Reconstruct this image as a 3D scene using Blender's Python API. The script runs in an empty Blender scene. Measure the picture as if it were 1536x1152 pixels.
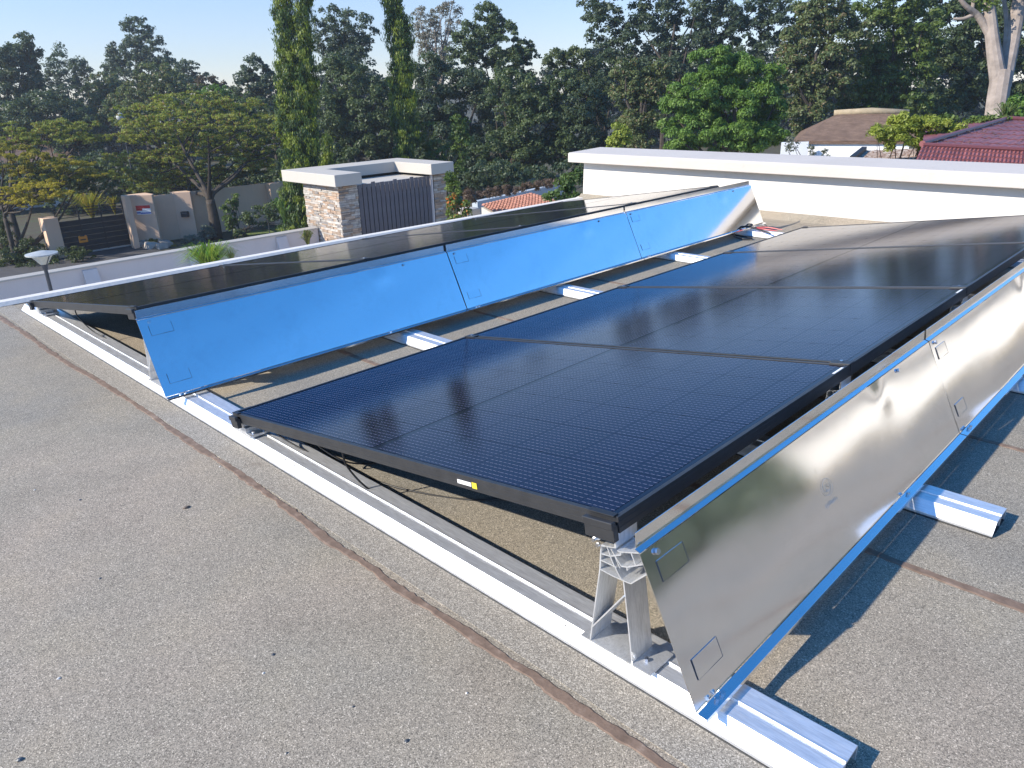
import bpy, math, random
import numpy as np
from mathutils import Vector, Matrix

SC = bpy.context.scene
R = math.radians
# ------------------------------------------------------------------ camera
FPX, YAW, PITCH, ROLL = 1125.68, -0.7845, -0.3775, -0.0301
CAM = np.array([2.457, -1.0403, 1.1817])
_F = np.array([math.sin(YAW)*math.cos(PITCH), math.cos(YAW)*math.cos(PITCH), math.sin(PITCH)])
_R0 = np.array([math.cos(YAW), -math.sin(YAW), 0.0]); _U0 = np.cross(_R0, _F)
_R = math.cos(ROLL)*_R0 + math.sin(ROLL)*_U0
_U = -math.sin(ROLL)*_R0 + math.cos(ROLL)*_U0
cd = bpy.data.cameras.new('camera'); cam = bpy.data.objects.new('camera', cd)
SC.collection.objects.link(cam); SC.camera = cam
cd.sensor_width = 36.0; cd.lens = FPX/1536*36.0; cd.clip_start = 0.02; cd.clip_end = 2000
m = Matrix.Identity(4)
for i in range(3):
    m[i][0] = _R[i]; m[i][1] = _U[i]; m[i][2] = -_F[i]; m[i][3] = CAM[i]
cam.matrix_world = m
# ------------------------------------------------------------------ sky and sun
SUN = Vector((-0.36, -0.755, 0.545)).normalized()
EL = math.asin(SUN.z); AZ = math.atan2(SUN.x, SUN.y)
w = bpy.data.worlds.new('World'); SC.world = w; w.use_nodes = True
nt = w.node_tree; bg = nt.nodes['Background']
sky = nt.nodes.new('ShaderNodeTexSky'); sky.sky_type = 'NISHITA'; sky.sun_disc = False
sky.sun_elevation = EL; sky.sun_rotation = AZ % (2*math.pi)
sky.altitude = 1500; sky.air_density = 1.0; sky.dust_density = 0.3; sky.ozone_density = 3.0
# pale haze towards the horizon, deeper blue overhead, all round the sky alike
hs1 = nt.nodes.new('ShaderNodeHueSaturation'); hs1.inputs['Saturation'].default_value = 1.29; hs1.inputs['Value'].default_value = 1.66
hs2 = nt.nodes.new('ShaderNodeHueSaturation'); hs2.inputs['Saturation'].default_value = 0.80; hs2.inputs['Value'].default_value = 0.80
tint = nt.nodes.new('ShaderNodeMix'); tint.data_type = 'RGBA'; tint.blend_type = 'MULTIPLY'; tint.inputs[0].default_value = 1; tint.inputs[7].default_value = (0.965, 0.945, 1.05, 1)
tcw = nt.nodes.new('ShaderNodeTexCoord'); sxyz = nt.nodes.new('ShaderNodeSeparateXYZ'); mr = nt.nodes.new('ShaderNodeMapRange')
mr.interpolation_type = 'SMOOTHSTEP'; mr.inputs['From Min'].default_value = 0.0; mr.inputs['From Max'].default_value = 0.42
mxw = nt.nodes.new('ShaderNodeMix'); mxw.data_type = 'RGBA'
for h in (hs1, hs2): nt.links.new(sky.outputs[0], h.inputs['Color'])
nt.links.new(hs2.outputs[0], tint.inputs[6]); nt.links.new(tcw.outputs['Generated'], sxyz.inputs[0]); nt.links.new(sxyz.outputs[2], mr.inputs[0])
nt.links.new(mr.outputs[0], mxw.inputs[0]); nt.links.new(tint.outputs[2], mxw.inputs[6]); nt.links.new(hs1.outputs[0], mxw.inputs[7])
nt.links.new(mxw.outputs[2], bg.inputs[0]); bg.inputs[1].default_value = 0.12
sl = bpy.data.lights.new('sun', 'SUN'); so = bpy.data.objects.new('sun', sl)
SC.collection.objects.link(so)
sl.energy = 4.9; sl.angle = R(0.53); sl.color = (1.0, 0.92, 0.79)
so.rotation_euler = (-SUN).to_track_quat('-Z', 'Y').to_euler(); so.location = (0, 0, 30)
vs = SC.view_settings
vs.view_transform = 'Standard'; vs.look = 'None'; vs.exposure = 0.62; vs.gamma = 1; vs.use_curve_mapping = False
SC.cycles.max_bounces = 8; SC.cycles.transparent_max_bounces = 8
SC.cycles.sample_clamp_indirect = 8

# ------------------------------------------------------------------ helpers
RND = random.Random(7); NR = np.random.default_rng(11)
GZ = -5.5

def at(u, v, d):
    "point at distance d along the view depth, pixel given in the 1536x1152 photograph"
    r = _F + _R*(u-768)/FPX - _U*(v-576)/FPX
    return CAM + r*d

def onz(u, v, z):
    r = _F + _R*(u-768)/FPX - _U*(v-576)/FPX
    return CAM + r*((z-CAM[2])/r[2])

def tag(o, label=None, cat=None, group=None, kind=None):
    if label: o['label'] = label
    if cat: o['category'] = cat
    if group: o['group'] = group
    if kind: o['kind'] = kind
    return o

def empty(name, loc=(0, 0, 0), label=None, cat=None, group=None, rot=(0, 0, 0)):
    o = bpy.data.objects.new(name, None); SC.collection.objects.link(o)
    o.empty_display_size = 0.1
    o.location = [float(c) for c in loc]; o.rotation_euler = rot
    return tag(o, label, cat, group)

class MB:
    "collects shapes into one mesh"
    def __init__(s): s.v = []; s.f = []; s.c = []
    def add(s, vs_, fs, col=None):
        b = len(s.v); s.v += [tuple(map(float, p)) for p in vs_]; s.f += [tuple(b+i for i in f) for f in fs]
        if col is not None: s.c += [col]*len(vs_)
        return s
    def box(s, x0, x1, y0, y1, z0, z1, col=None):
        P = [(x0,y0,z0),(x1,y0,z0),(x1,y1,z0),(x0,y1,z0),(x0,y0,z1),(x1,y0,z1),(x1,y1,z1),(x0,y1,z1)]
        return s.add(P, [(0,3,2,1),(4,5,6,7),(0,1,5,4),(1,2,6,5),(2,3,7,6),(3,0,4,7)], col)
    def jbox(s, x0, x1, y0, y1, z0, z1, j, col=None):
        P = [(x0,y0,z0),(x1,y0,z0),(x1,y1,z0),(x0,y1,z0),(x0,y0,z1),(x1,y0,z1),(x1,y1,z1),(x0,y1,z1)]
        P = [tuple(c+RND.uniform(-j, j) for c in p) for p in P]
        return s.add(P, [(0,3,2,1),(4,5,6,7),(0,1,5,4),(1,2,6,5),(2,3,7,6),(3,0,4,7)], col)
    def prism(s, prof, axis, a0, a1, col=None, cap=True):
        "closed profile of 2-D points extruded along an axis: 0 -> profile is (y,z), 1 -> (x,z), 2 -> (x,y)"
        n = len(prof)
        def P(p, a): return {0:(a,p[0],p[1]), 1:(p[0],a,p[1]), 2:(p[0],p[1],a)}[axis]
        vs_ = [P(p, a0) for p in prof]+[P(p, a1) for p in prof]
        fs = [(i, (i+1) % n, n+(i+1) % n, n+i) for i in range(n)]
        if cap: fs += [tuple(range(n))[::-1], tuple(range(n, 2*n))]
        return s.add(vs_, fs, col)
    def bar(s, p, q, wd, t, up=(0,0,1), col=None):
        "a flat bar from p to q"
        p, q = Vector(p), Vector(q); d = (q-p).normalized(); u_ = Vector(up)
        a = d.cross(u_)
        if a.length < 1e-4: a = d.cross(Vector((1,0,0)))
        a.normalize(); b = a.cross(d).normalized()
        a *= wd/2; b *= t/2
        P = [p-a-b, p+a-b, p+a+b, p-a+b, q-a-b, q+a-b, q+a+b, q-a+b]
        return s.add(P, [(0,3,2,1),(4,5,6,7),(0,1,5,4),(1,2,6,5),(2,3,7,6),(3,0,4,7)], col)
    def strip(s, pts, t, y0, y1):
        "thin bent sheet of thickness t following the (x,z) polyline, extruded along y"
        for (a, b) in zip(pts[:-1], pts[1:]):
            a = Vector((a[0], a[1])); b = Vector((b[0], b[1])); d = (b-a).normalized(); n = Vector((-d.y, d.x))*t/2
            s.prism([tuple(a+n), tuple(b+n), tuple(b-n), tuple(a-n)], 1, y0, y1)
        return s
    def tube(s, pts, r, n=8, col=None):
        pts = [Vector([float(c) for c in p]) for p in pts]
        rs = r if isinstance(r, (list, tuple)) else [r]*len(pts)
        rings = []; prev = None
        for i, p in enumerate(pts):
            d = (pts[min(i+1, len(pts)-1)]-pts[max(i-1, 0)]).normalized()
            if prev is None:
                a = d.cross(Vector((0,0,1)))
                if a.length < 1e-3: a = d.cross(Vector((1,0,0)))
            else: a = prev-d*prev.dot(d)
            a.normalize(); prev = a; b = d.cross(a)
            rings.append([p+(a*math.cos(2*math.pi*k/n)+b*math.sin(2*math.pi*k/n))*rs[i] for k in range(n)])
        vs_ = [q for r_ in rings for q in r_]; fs = []
        for i in range(len(pts)-1):
            for k in range(n):
                fs.append((i*n+k, i*n+(k+1) % n, (i+1)*n+(k+1) % n, (i+1)*n+k))
        fs += [tuple(range(n))[::-1], tuple((len(pts)-1)*n+k for k in range(n))]
        return s.add(vs_, fs, col)
    def cyl(s, c, r, h, n=16, axis=2, r2=None):
        c = Vector(c); d = Vector((0,0,0)); d[axis] = h
        return s.tube([c, c+d], [r, r if r2 is None else r2], n)
    def mesh(s, name, mat, smooth=False):
        me = bpy.data.meshes.new(name); me.from_pydata(s.v, [], s.f); me.update()
        if s.c:
            ca = me.color_attributes.new('Col', 'FLOAT_COLOR', 'POINT')
            a = np.ones((len(s.v), 4), dtype=np.float32); a[:, :3] = np.array(s.c, dtype=np.float32)
            ca.data.foreach_set('color', a.ravel())
        if mat: me.materials.append(mat)
        if smooth: me.shade_smooth()
        return me
    def build(s, name, mat, parent=None, bevel=0, smooth=False, world=True):
        if parent is not None and world:
            l = parent.location; s.v = [(x-l[0], y-l[1], z-l[2]) for x, y, z in s.v]
        o = bpy.data.objects.new(name, s.mesh(name, mat, smooth)); SC.collection.objects.link(o)
        if parent is not None: o.parent = parent
        if bevel:
            b = o.modifiers.new('bevel', 'BEVEL'); b.width = bevel; b.segments = 2; b.limit_method = 'ANGLE'; b.angle_limit = R(35)
        return o

def smooth_pts(pts, n=8):
    "Catmull-Rom through points"
    P = [Vector([float(c) for c in p]) for p in pts]; P = [P[0]*2-P[1]]+P+[P[-1]*2-P[-2]]; out = []
    for i in range(1, len(P)-2):
        for k in range(n):
            t = k/n; a, b, c, d = P[i-1], P[i], P[i+1], P[i+2]
            out.append(0.5*((2*b)+(c-a)*t+(2*a-5*b+4*c-d)*t*t+(3*b-a-3*c+d)*t**3))
    out.append(P[-2]); return out

def copy_tree(o, parent=None):
    c = o.copy(); SC.collection.objects.link(c); c.parent = parent
    for ch in KIDS.get(o.name, []): copy_tree(ch, c)
    return c
KIDS = {}
def index_kids(*roots):
    for r_ in roots:
        KIDS[r_.name] = [o for o in SC.collection.objects if o.parent == r_]
        if KIDS[r_.name]: index_kids(*KIDS[r_.name])

# ------------------------------------------------------------------ materials
class M_:
    def __init__(s, name, col=(0.5,0.5,0.5), rough=0.6, metal=0.0, **kw):
        s.m = bpy.data.materials.new(name); s.m.use_nodes = True
        s.t = s.m.node_tree; s.b = s.t.nodes['Principled BSDF']
        s.b.inputs['Base Color'].default_value = (*col, 1); s.b.inputs['Roughness'].default_value = rough
        s.b.inputs['Metallic'].default_value = metal
        for k, v in kw.items(): s.b.inputs[k].default_value = v
        s.tc = s.t.nodes.new('ShaderNodeTexCoord')
    def n(s, typ, **kw):
        x = s.t.nodes.new('ShaderNode'+typ)
        for k, v in kw.items(): setattr(x, k, v)
        return x
    def link(s, a, b): s.t.links.new(a, b)
    def noise(s, scale, detail=3, rough=0.5, co='Object', vec=None, stretch=None):
        x = s.n('TexNoise'); x.inputs['Scale'].default_value = scale; x.inputs['Detail'].default_value = detail
        x.inputs['Roughness'].default_value = rough
        src = vec or s.tc.outputs[co]
        if stretch:
            mp = s.n('Mapping'); mp.inputs['Scale'].default_value = stretch; s.link(src, mp.inputs[0]); src = mp.outputs[0]
        s.link(src, x.inputs['Vector']); return x.outputs['Fac']
    def vor(s, scale, co='Object', out='Distance'):
        x = s.n('TexVoronoi'); x.inputs['Scale'].default_value = scale; s.link(s.tc.outputs[co], x.inputs['Vector']); return x.outputs[out]
    def ramp(s, fac, stops):
        x = s.n('ValToRGB'); e = x.color_ramp.elements
        while len(e) < len(stops): e.new(0.5)
        for i, (p, c) in enumerate(stops):
            e[i].position = p; e[i].color = (*c, 1) if not isinstance(c, (int, float)) else (c, c, c, 1)
        s.link(fac, x.inputs[0]); return x.outputs[0]
    def mix(s, fac, a, b, mode='MIX'):
        x = s.n('Mix', data_type='RGBA', blend_type=mode)
        for sock, val in ((x.inputs[0], fac), (x.inputs[6], a), (x.inputs[7], b)):
            if isinstance(val, (int, float)): sock.default_value = val
            elif isinstance(val, tuple): sock.default_value = (*val, 1)
            else: s.link(val, sock)
        return x.outputs[2]
    def math(s, op, a, b=None, c=None):
        x = s.n('Math', operation=op)
        for i, val in enumerate((a, b, c)):
            if val is None: continue
            if isinstance(val, (int, float)): x.inputs[i].default_value = val
            else: s.link(val, x.inputs[i])
        return x.outputs[0]
    def color(s, sock): s.link(sock, s.b.inputs['Base Color']); return s
    def rough(s, sock): s.link(sock, s.b.inputs['Roughness']); return s
    def bump(s, h, strength=0.3, dist=0.01, coat=False):
        x = s.n('Bump'); x.inputs['Strength'].default_value = strength; x.inputs['Distance'].default_value = dist
        s.link(h, x.inputs['Height']); s.link(x.outputs[0], s.b.inputs['Normal']); return s

def plain(name, c1, c2, scale=3, rough=0.7, bump=0.0, bscale=40, **kw):
    M = M_(name, c1, rough, **kw)
    M.color(M.ramp(M.noise(scale, 4, 0.6), [(0.3, c1), (0.7, c2)]))
    if bump: M.bump(M.noise(bscale, 3), bump, 0.01)
    return M.m

# roofing felt
M = M_('roof_felt', rough=0.92)
g1 = M.noise(230, 3, 0.85); g2 = M.noise(3.2, 5, 0.6); g3 = M.noise(0.7, 4, 0.6); g4 = M.noise(150, 2, 0.6)
sg_ = M.n('SeparateXYZ'); M.link(M.vor(500, out='Color'), sg_.inputs[0])
speck = M.ramp(sg_.outputs[0], [(0.0, (0.10,0.092,0.079)), (0.22, (0.205,0.188,0.160)), (0.7, (0.315,0.289,0.246)), (0.93, (0.40,0.367,0.315)), (1.0, (0.66,0.61,0.53))])
tone = M.ramp(g2, [(0.3, (0.88,0.875,0.87)), (0.5, (1,1,1)), (0.72, (1.08,1.06,1.01))])
c = M.mix(1.0, M.mix(1.0, speck, (1.0,0.975,0.935), 'MULTIPLY'), tone, 'MULTIPLY')
c = M.mix(1.0, c, M.ramp(g3, [(0.35, (0.84,0.87,0.91)), (0.5, (1,0.98,0.94)), (0.65, (1.12,1.05,1.0))]), 'MULTIPLY')
c = M.mix(M.ramp(M.noise(5.0, 6, 0.75), [(0.63, 0.0), (0.74, 0.55)]), c, (0.13,0.10,0.082))
c = M.mix(M.ramp(g4, [(0.25, 0.35), (0.36, 0.0)]), c, (0.07,0.068,0.064))
M.color(c).bump(sg_.outputs[0], 0.35, 0.002); FELT = M.m
M = M_('felt_lap', rough=0.92)
g1 = M.noise(230, 3, 0.85)
sg_ = M.n('SeparateXYZ'); M.link(M.vor(500, out='Color'), sg_.inputs[0])
c = M.ramp(sg_.outputs[0], [(0.0, (0.12,0.108,0.092)), (0.25, (0.225,0.205,0.175)), (0.7, (0.325,0.298,0.255)), (1.0, (0.58,0.535,0.46))])
c = M.mix(M.ramp(M.noise(7, 6, 0.75), [(0.58, 0.0), (0.75, 0.6)]), c, (0.15,0.12,0.095))
M.color(M.mix(1.0, c, (0.97,0.945,0.91), 'MULTIPLY')).bump(sg_.outputs[0], 0.35, 0.002); LAP = M.m
M = M_('bitumen', rough=0.95)
M.color(M.ramp(M.noise(24, 5, 0.7), [(0.3, (0.125,0.085,0.062)), (0.55, (0.195,0.135,0.10)), (0.75, (0.30,0.225,0.175))])).bump(M.noise(60, 4), 0.5, 0.003); BITUMEN = M.m

def alu(name, col, rough, streak=(2, 90, 90), spread=0.12, bstr=0.03, metal=0.75):
    M = M_(name, col, rough, 1.0)
    s_ = M.noise(6, 5, 0.65, stretch=streak)
    M.rough(M.ramp(s_, [(0.3, rough-spread/2), (0.7, rough+spread/2)]))
    M.color(M.ramp(M.noise(5, 5, 0.7, stretch=streak), [(0.3, tuple(c*0.78 for c in col)), (0.6, col)])).bump(s_, bstr, 0.002)
    M.b.inputs['Metallic'].default_value = metal
    return M.m
ALU = alu('mill_aluminium', (0.88,0.89,0.91), 0.46, (4, 40, 40), 0.22, 0.05)
ALU2 = alu('extruded_aluminium', (0.86,0.87,0.88), 0.42, (30, 30, 2), 0.1, 0.03)
# reflector sheet
M = M_('polished_sheet', (0.84,0.845,0.85), 0.12, 1.0)
n1 = M.noise(1.6, 2, 0.4); n2 = M.noise(38, 4, 0.7); n3 = M.noise(9, 6, 0.8)
M.rough(M.ramp(n3, [(0.3, 0.09), (0.6, 0.115), (0.8, 0.18)]))
M.color(M.ramp(n3, [(0.25, (0.79,0.795,0.80)), (0.5, (0.85,0.855,0.86))])).bump(n1, 0.10, 0.03); SHEET = M.m
BLACKFRAME = plain('black_anodised', (0.022,0.023,0.026), (0.034,0.035,0.038), 20, 0.42, metal=0.0)
BLACKPL = plain('black_plastic', (0.012,0.012,0.014), (0.022,0.022,0.024), 20, 0.45)
DARKMETAL = plain('grey_casting', (0.10,0.105,0.11), (0.16,0.165,0.17), 30, 0.45, metal=0.6)
STEEL = M_('stainless', (0.7,0.7,0.72), 0.22, 1.0).m
WHITEPL = M_('white_sticker', (0.8,0.8,0.78), 0.4).m
YELLOW = M_('yellow_sticker', (0.75,0.6,0.05), 0.4).m
REDPL = M_('red_rubber', (0.45,0.03,0.04), 0.4).m
SLOT = M_('cut_slot', (0.12,0.13,0.15), 0.6, 0.5).m
ETCH = M_('etched_mark', (0.55,0.54,0.53), 0.4, 0.9).m

# solar cells: silver busbars on blue-black silicon under glass
M = M_('solar_cell', (0.01,0.012,0.04), 0.085)
sx = M.n('SeparateXYZ'); M.link(M.tc.outputs['Object'], sx.inputs[0])
def comb(src, pitch, width):
    f = M.math('FRACT', M.math('ADD', M.math('DIVIDE', src, pitch), 100.5))
    d = M.math('ABSOLUTE', M.math('SUBTRACT', f, 0.5))
    return M.math('LESS_THAN', d, width/pitch/2)
bus = comb(sx.outputs[1], 0.01655, 0.0010)
dash = M.math('FRACT', M.math('ADD', M.math('DIVIDE', sx.outputs[0], 0.0152), 50.0))
dashk = M.math('MULTIPLY', M.math('GREATER_THAN', dash, 0.36), 0.75)
busk = M.math('MULTIPLY', bus, M.math('ADD', dashk, 0.15))
oi = M.n('ObjectInfo')
cellc = M.ramp(oi.outputs['Random'], [(0.0, (0.0035,0.003,0.014)), (1.0, (0.005,0.0045,0.019))])
gr = M.noise(900, 1, 0.5)
du = M.noise(3.0, 6, 0.7, co='Object')
cellc = M.mix(M.ramp(gr, [(0.45, 0.0), (0.75, 0.5)]), cellc, (0.013,0.013,0.033))
M.color(M.mix(busk, cellc, (0.24,0.235,0.31)))
M.b.inputs['IOR'].default_value = 1.32
M.bump(gr, 0.06, 0.0006); CELL = M.m
M = M_('backsheet_under_glass', (0.006,0.007,0.016), 0.09); M.b.inputs['IOR'].default_value = 1.32
M.bump(M.noise(700, 1), 0.04, 0.0005); BACK = M.m

# masonry and paint
def paint(name, c, dirt=(0.45,0.42,0.38), amt=0.25, rough=0.75, sc=1.2):
    M = M_(name, c, rough)
    x = M.mix(M.ramp(M.noise(sc, 6, 0.65), [(0.45, 0.0), (0.8, amt)]), c, dirt)
    x = M.mix(M.ramp(M.noise(14, 5, 0.7), [(0.62, 0.0), (0.8, amt)]), x, dirt)
    x = M.mix(M.ramp(M.noise(1.0, 5, 0.7, stretch=(9,9,0.8)), [(0.55, 0.0), (0.8, amt*0.8)]), x, dirt)
    M.color(x).bump(M.noise(30, 5, 0.6), 0.25, 0.01); return M.m
WALLWHITE = paint('white_waterproof_paint', (0.66,0.625,0.575), (0.50,0.46,0.40), 0.3)
COPING = paint('coping_paint', (0.52,0.475,0.43), (0.40,0.36,0.32), 0.4)
SLAB = paint('slab_paint', (0.47,0.435,0.385), (0.5,0.47,0.42), 0.2)
GREYWALL = paint('grey_wall_paint', (0.64,0.575,0.545), (0.48,0.43,0.40), 0.25)
BEIGE = paint('beige_plaster', (0.68,0.47,0.33), (0.46,0.34,0.26), 0.3)
DULLBLUE = paint('pale_blue_wall', (0.40,0.45,0.50), (0.3,0.32,0.34), 0.4)
HOUSEWHITE = paint('white_house_paint', (0.82,0.83,0.84), (0.6,0.6,0.6), 0.2)
CREAM = paint('cream_house_paint', (0.62,0.54,0.43), (0.5,0.42,0.33), 0.2)
PLANK = plain('composite_plank', (0.085,0.08,0.095), (0.125,0.118,0.135), 6, 0.6, 0.2, 60)
BLACKSTEEL = plain('black_gate_steel', (0.006,0.007,0.010), (0.012,0.013,0.017), 5, 0.6)
ASPHALT = plain('driveway', (0.045,0.043,0.044), (0.075,0.07,0.068), 2, 0.9, 0.3, 50)
M = M_('soil_and_litter', rough=0.95)
M.color(M.ramp(M.noise(1.1, 6, 0.7), [(0.3, (0.035,0.03,0.02)), (0.5, (0.07,0.06,0.035)), (0.7, (0.05,0.075,0.025))])).bump(M.noise(20, 5), 0.6, 0.05); SOIL = M.m
LAWN = plain('lawn', (0.07,0.11,0.02), (0.13,0.16,0.035), 4, 0.9, 0.6, 80)
ORANGE = M_('orange_sign', (0.85,0.28,0.02), 0.5).m
SIGNRED = M_('sign_red', (0.55,0.03,0.03), 0.5).m
SIGNWHITE = M_('sign_white', (0.8,0.8,0.8), 0.5).m
SIGNBLUE = M_('sign_blue', (0.05,0.12,0.45), 0.5).m
LAMPGLASS = plain('frosted_lamp', (0.50,0.51,0.45), (0.58,0.58,0.52), 8, 0.35)
LAMPWHITE = plain('white_metal_paint', (0.36,0.37,0.36), (0.44,0.45,0.44), 8, 0.4)
POLE = plain('dark_pole_paint', (0.03,0.035,0.045), (0.05,0.055,0.065), 10, 0.45)
THATCH = M_('thatch', rough=0.95)
THATCH.color(THATCH.ramp(THATCH.noise(3, 7, 0.75, stretch=(1,1,5)), [(0.3, (0.10,0.062,0.042)), (0.55, (0.19,0.122,0.085)), (0.75, (0.28,0.19,0.135))])).bump(THATCH.noise(12, 6, 0.7, stretch=(1,1,6)), 0.8, 0.06); THATCH = THATCH.m
THATCHCAP = plain('thatch_ridge', (0.26,0.21,0.14), (0.38,0.31,0.21), 6, 0.95, 0.7, 20)
def colmat(name, rough=0.8, bump=0.3, bs=40):
    M = M_(name, rough=rough); a = M.n('Attribute', attribute_name='Col')
    c = M.mix(1.0, a.outputs['Color'], M.ramp(M.noise(bs/4, 4, 0.7), [(0.3, 0.7), (0.7, 1.2)]), 'MULTIPLY')
    M.color(c).bump(M.noise(bs, 4), bump, 0.01); return M.m
STONE = colmat('ledge_stone', 0.85, 0.5, 30)
TILE = colmat('painted_roof_tile', 0.55, 0.2, 20)
ROCK = colmat('rubble_stone', 0.9, 0.6, 15)
BARK_D = plain('dark_bark', (0.035,0.028,0.022), (0.075,0.06,0.048), 6, 0.95, 0.8, 25)
BARK_P = plain('pale_bark', (0.20,0.165,0.14), (0.36,0.30,0.26), 2.2, 0.9, 0.7, 14)
BARK_B = plain('brown_bark', (0.12,0.09,0.07), (0.20,0.16,0.125), 5, 0.95, 0.7, 25)
DRYTWIG = plain('dry_twigs', (0.12,0.085,0.06), (0.21,0.15,0.11), 6, 0.95)
def leafmat(name, trans=0.3, rough=0.5, spec=0.35):
    M = M_(name, rough=rough); a = M.n('Attribute', attribute_name='Col')
    M.link(a.outputs['Color'], M.b.inputs['Base Color']); M.b.inputs['Specular IOR Level'].default_value = spec
    tr = M.n('BsdfTranslucent'); mx = M.n('MixShader'); mx.inputs[0].default_value = trans
    g = M.mix(1.0, a.outputs['Color'], (1.25,1.35,0.6), 'MULTIPLY'); M.link(g, tr.inputs[0])
    M.link(M.b.outputs[0], mx.inputs[1]); M.link(tr.outputs[0], mx.inputs[2])
    M.link(mx.outputs[0], M.t.nodes['Material Output'].inputs[0]); return M.m
LEAF = leafmat('leaf'); LEAFT = leafmat('thin_leaf', 0.4, 0.6, 0.2)
exec_parts = []

# ================================================================== the roof
def struct(name, mb, mat, **kw): return tag(mb.build(name, mat, **kw), kind='structure')
EDGE = [(-3.085,-7.0),(-3.06,0.0),(-3.04,2.5),(-2.98,4.2),(-2.95,5.9)]
g = MB(); g.prism([(9.0,-7.0),(9.0,6.2),(-2.94,6.2)]+EDGE[::-1], 2, -0.35, 0.0); struct('flat_roof', g, FELT)
g = MB(); g.prism([(8.9,-6.9),(8.9,6.1),(-2.93,6.1),(-3.0,-6.9)], 2, GZ, -0.352); struct('house_wall', g, CREAM)
# white edge strip, as a low rounded kerb
g = MB(); inner = [(x+0.13, y) for x, y in EDGE]
prof_n = len(EDGE)
vs_ = []
for (x, y) in EDGE:
    vs_ += [(x-0.02, y, -0.36), (x-0.02, y, 0.012), (x+0.005, y, 0.026), (x+0.075, y, 0.026), (x+0.10, y, 0.004)]
fs = []
for i in range(prof_n-1):
    for k in range(4): fs.append((i*5+k, (i+1)*5+k, (i+1)*5+k+1, i*5+k+1))
g.add(vs_, fs); struct('roof_edge_kerb', g, WALLWHITE)

# felt laps and bitumen seams
def seam(y, x0, x1, wmin, wmax, seed, step=0.014):
    rr = random.Random(seed); g = MB(); n = int((x1-x0)/step); vs_ = []; a = b = 0.5; ph = rr.uniform(0, 9)
    for i in range(n+1):
        x = x0+(x1-x0)*i/n
        a = .82*a+.18*.5+rr.uniform(-.2,.2); b = .82*b+.18*.5+rr.uniform(-.2,.2)
        c = y+0.010*math.sin(x*1.7+ph)+0.004*math.sin(x*5.1)
        h1 = wmin+(wmax-wmin)*min(1.1,max(-.1,a+rr.uniform(-.16,.16))); h2 = wmin+(wmax-wmin)*min(1.1,max(-.1,b+rr.uniform(-.16,.16)))
        vs_ += [(x, c-h1, 0.0005), (x, c-h1*0.75, 0.0026), (x, c+h2*0.75, 0.0027), (x, c+h2, 0.0005)]
    fs = [(i*4+k, (i+1)*4+k, (i+1)*4+k+1, i*4+k+1) for i in range(n) for k in range(3)]
    g.add(vs_, fs)
    o = g.build('bitumen_seam', BITUMEN); return tag(o, kind='structure')
seam(-0.118, -2.90, 8.9, 0.006, 0.021, 3)
seam(0.830, -2.90, 8.9, 0.010, 0.020, 4); seam(1.745, -2.90, 8.9, 0.008, 0.016, 5)
seam(2.745, -2.90, 8.9, 0.008, 0.018, 6); seam(3.70, -2.90, 8.9, 0.008, 0.016, 8); seam(4.68, -2.90, 8.9, 0.008, 0.016, 9)
seam(-2.6, -2.90, 8.9, 0.008, 0.018, 12)
g = MB(); g.box(-3.0, 8.9, -0.098, 0.0, 0.0002, 0.0022); struct('felt_lap', g, LAP)
# felt upturn at the foot of the parapet
g = MB(); g.prism([(5.36,0.001),(5.46,0.004),(5.53,0.045),(5.545,0.06),(5.545,0.0)], 0, -2.95, 5.2); struct('felt_upturn', g, FELT)

# tall white parapet with coping
wl = empty('parapet_wall', (-2.9, 5.7, 0), 'white painted parapet wall with thick coping at the far edge of the roof', 'wall')
g = MB(); g.prism([(-3.06,-0.0),(-2.93,0.05),(-2.92,0.395),(5.15,0.395),(5.15,0.0)], 1, 5.55, 5.93)
g.prism([(-3.20,-0.35),(-3.06,0.0),(-2.9,0.0),(-2.9,-0.35)], 1, 5.55, 5.93)
g.build('wall_body', WALLWHITE, wl, bevel=0.01)
g = MB(); g.prism([(5.44,0.397),(5.44,0.487),(5.46,0.497),(6.0,0.515),(6.02,0.505),(6.02,0.397)], 0, -3.05, 5.25)
g.build('coping', COPING, wl, bevel=0.006)
# hairline plaster cracks as raised joints
for i, (x0, x1, z) in enumerate(((-1.2,0.6,0.17),(0.9,3.0,0.22))):
    g = MB(); pts = [(x0+(x1-x0)*k/24, 5.549, z+RND.uniform(-.006,.006)) for k in range(25)]
    g.tube(pts, 0.0012, 4); g.build('plaster_crack', COPING, wl)

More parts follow.
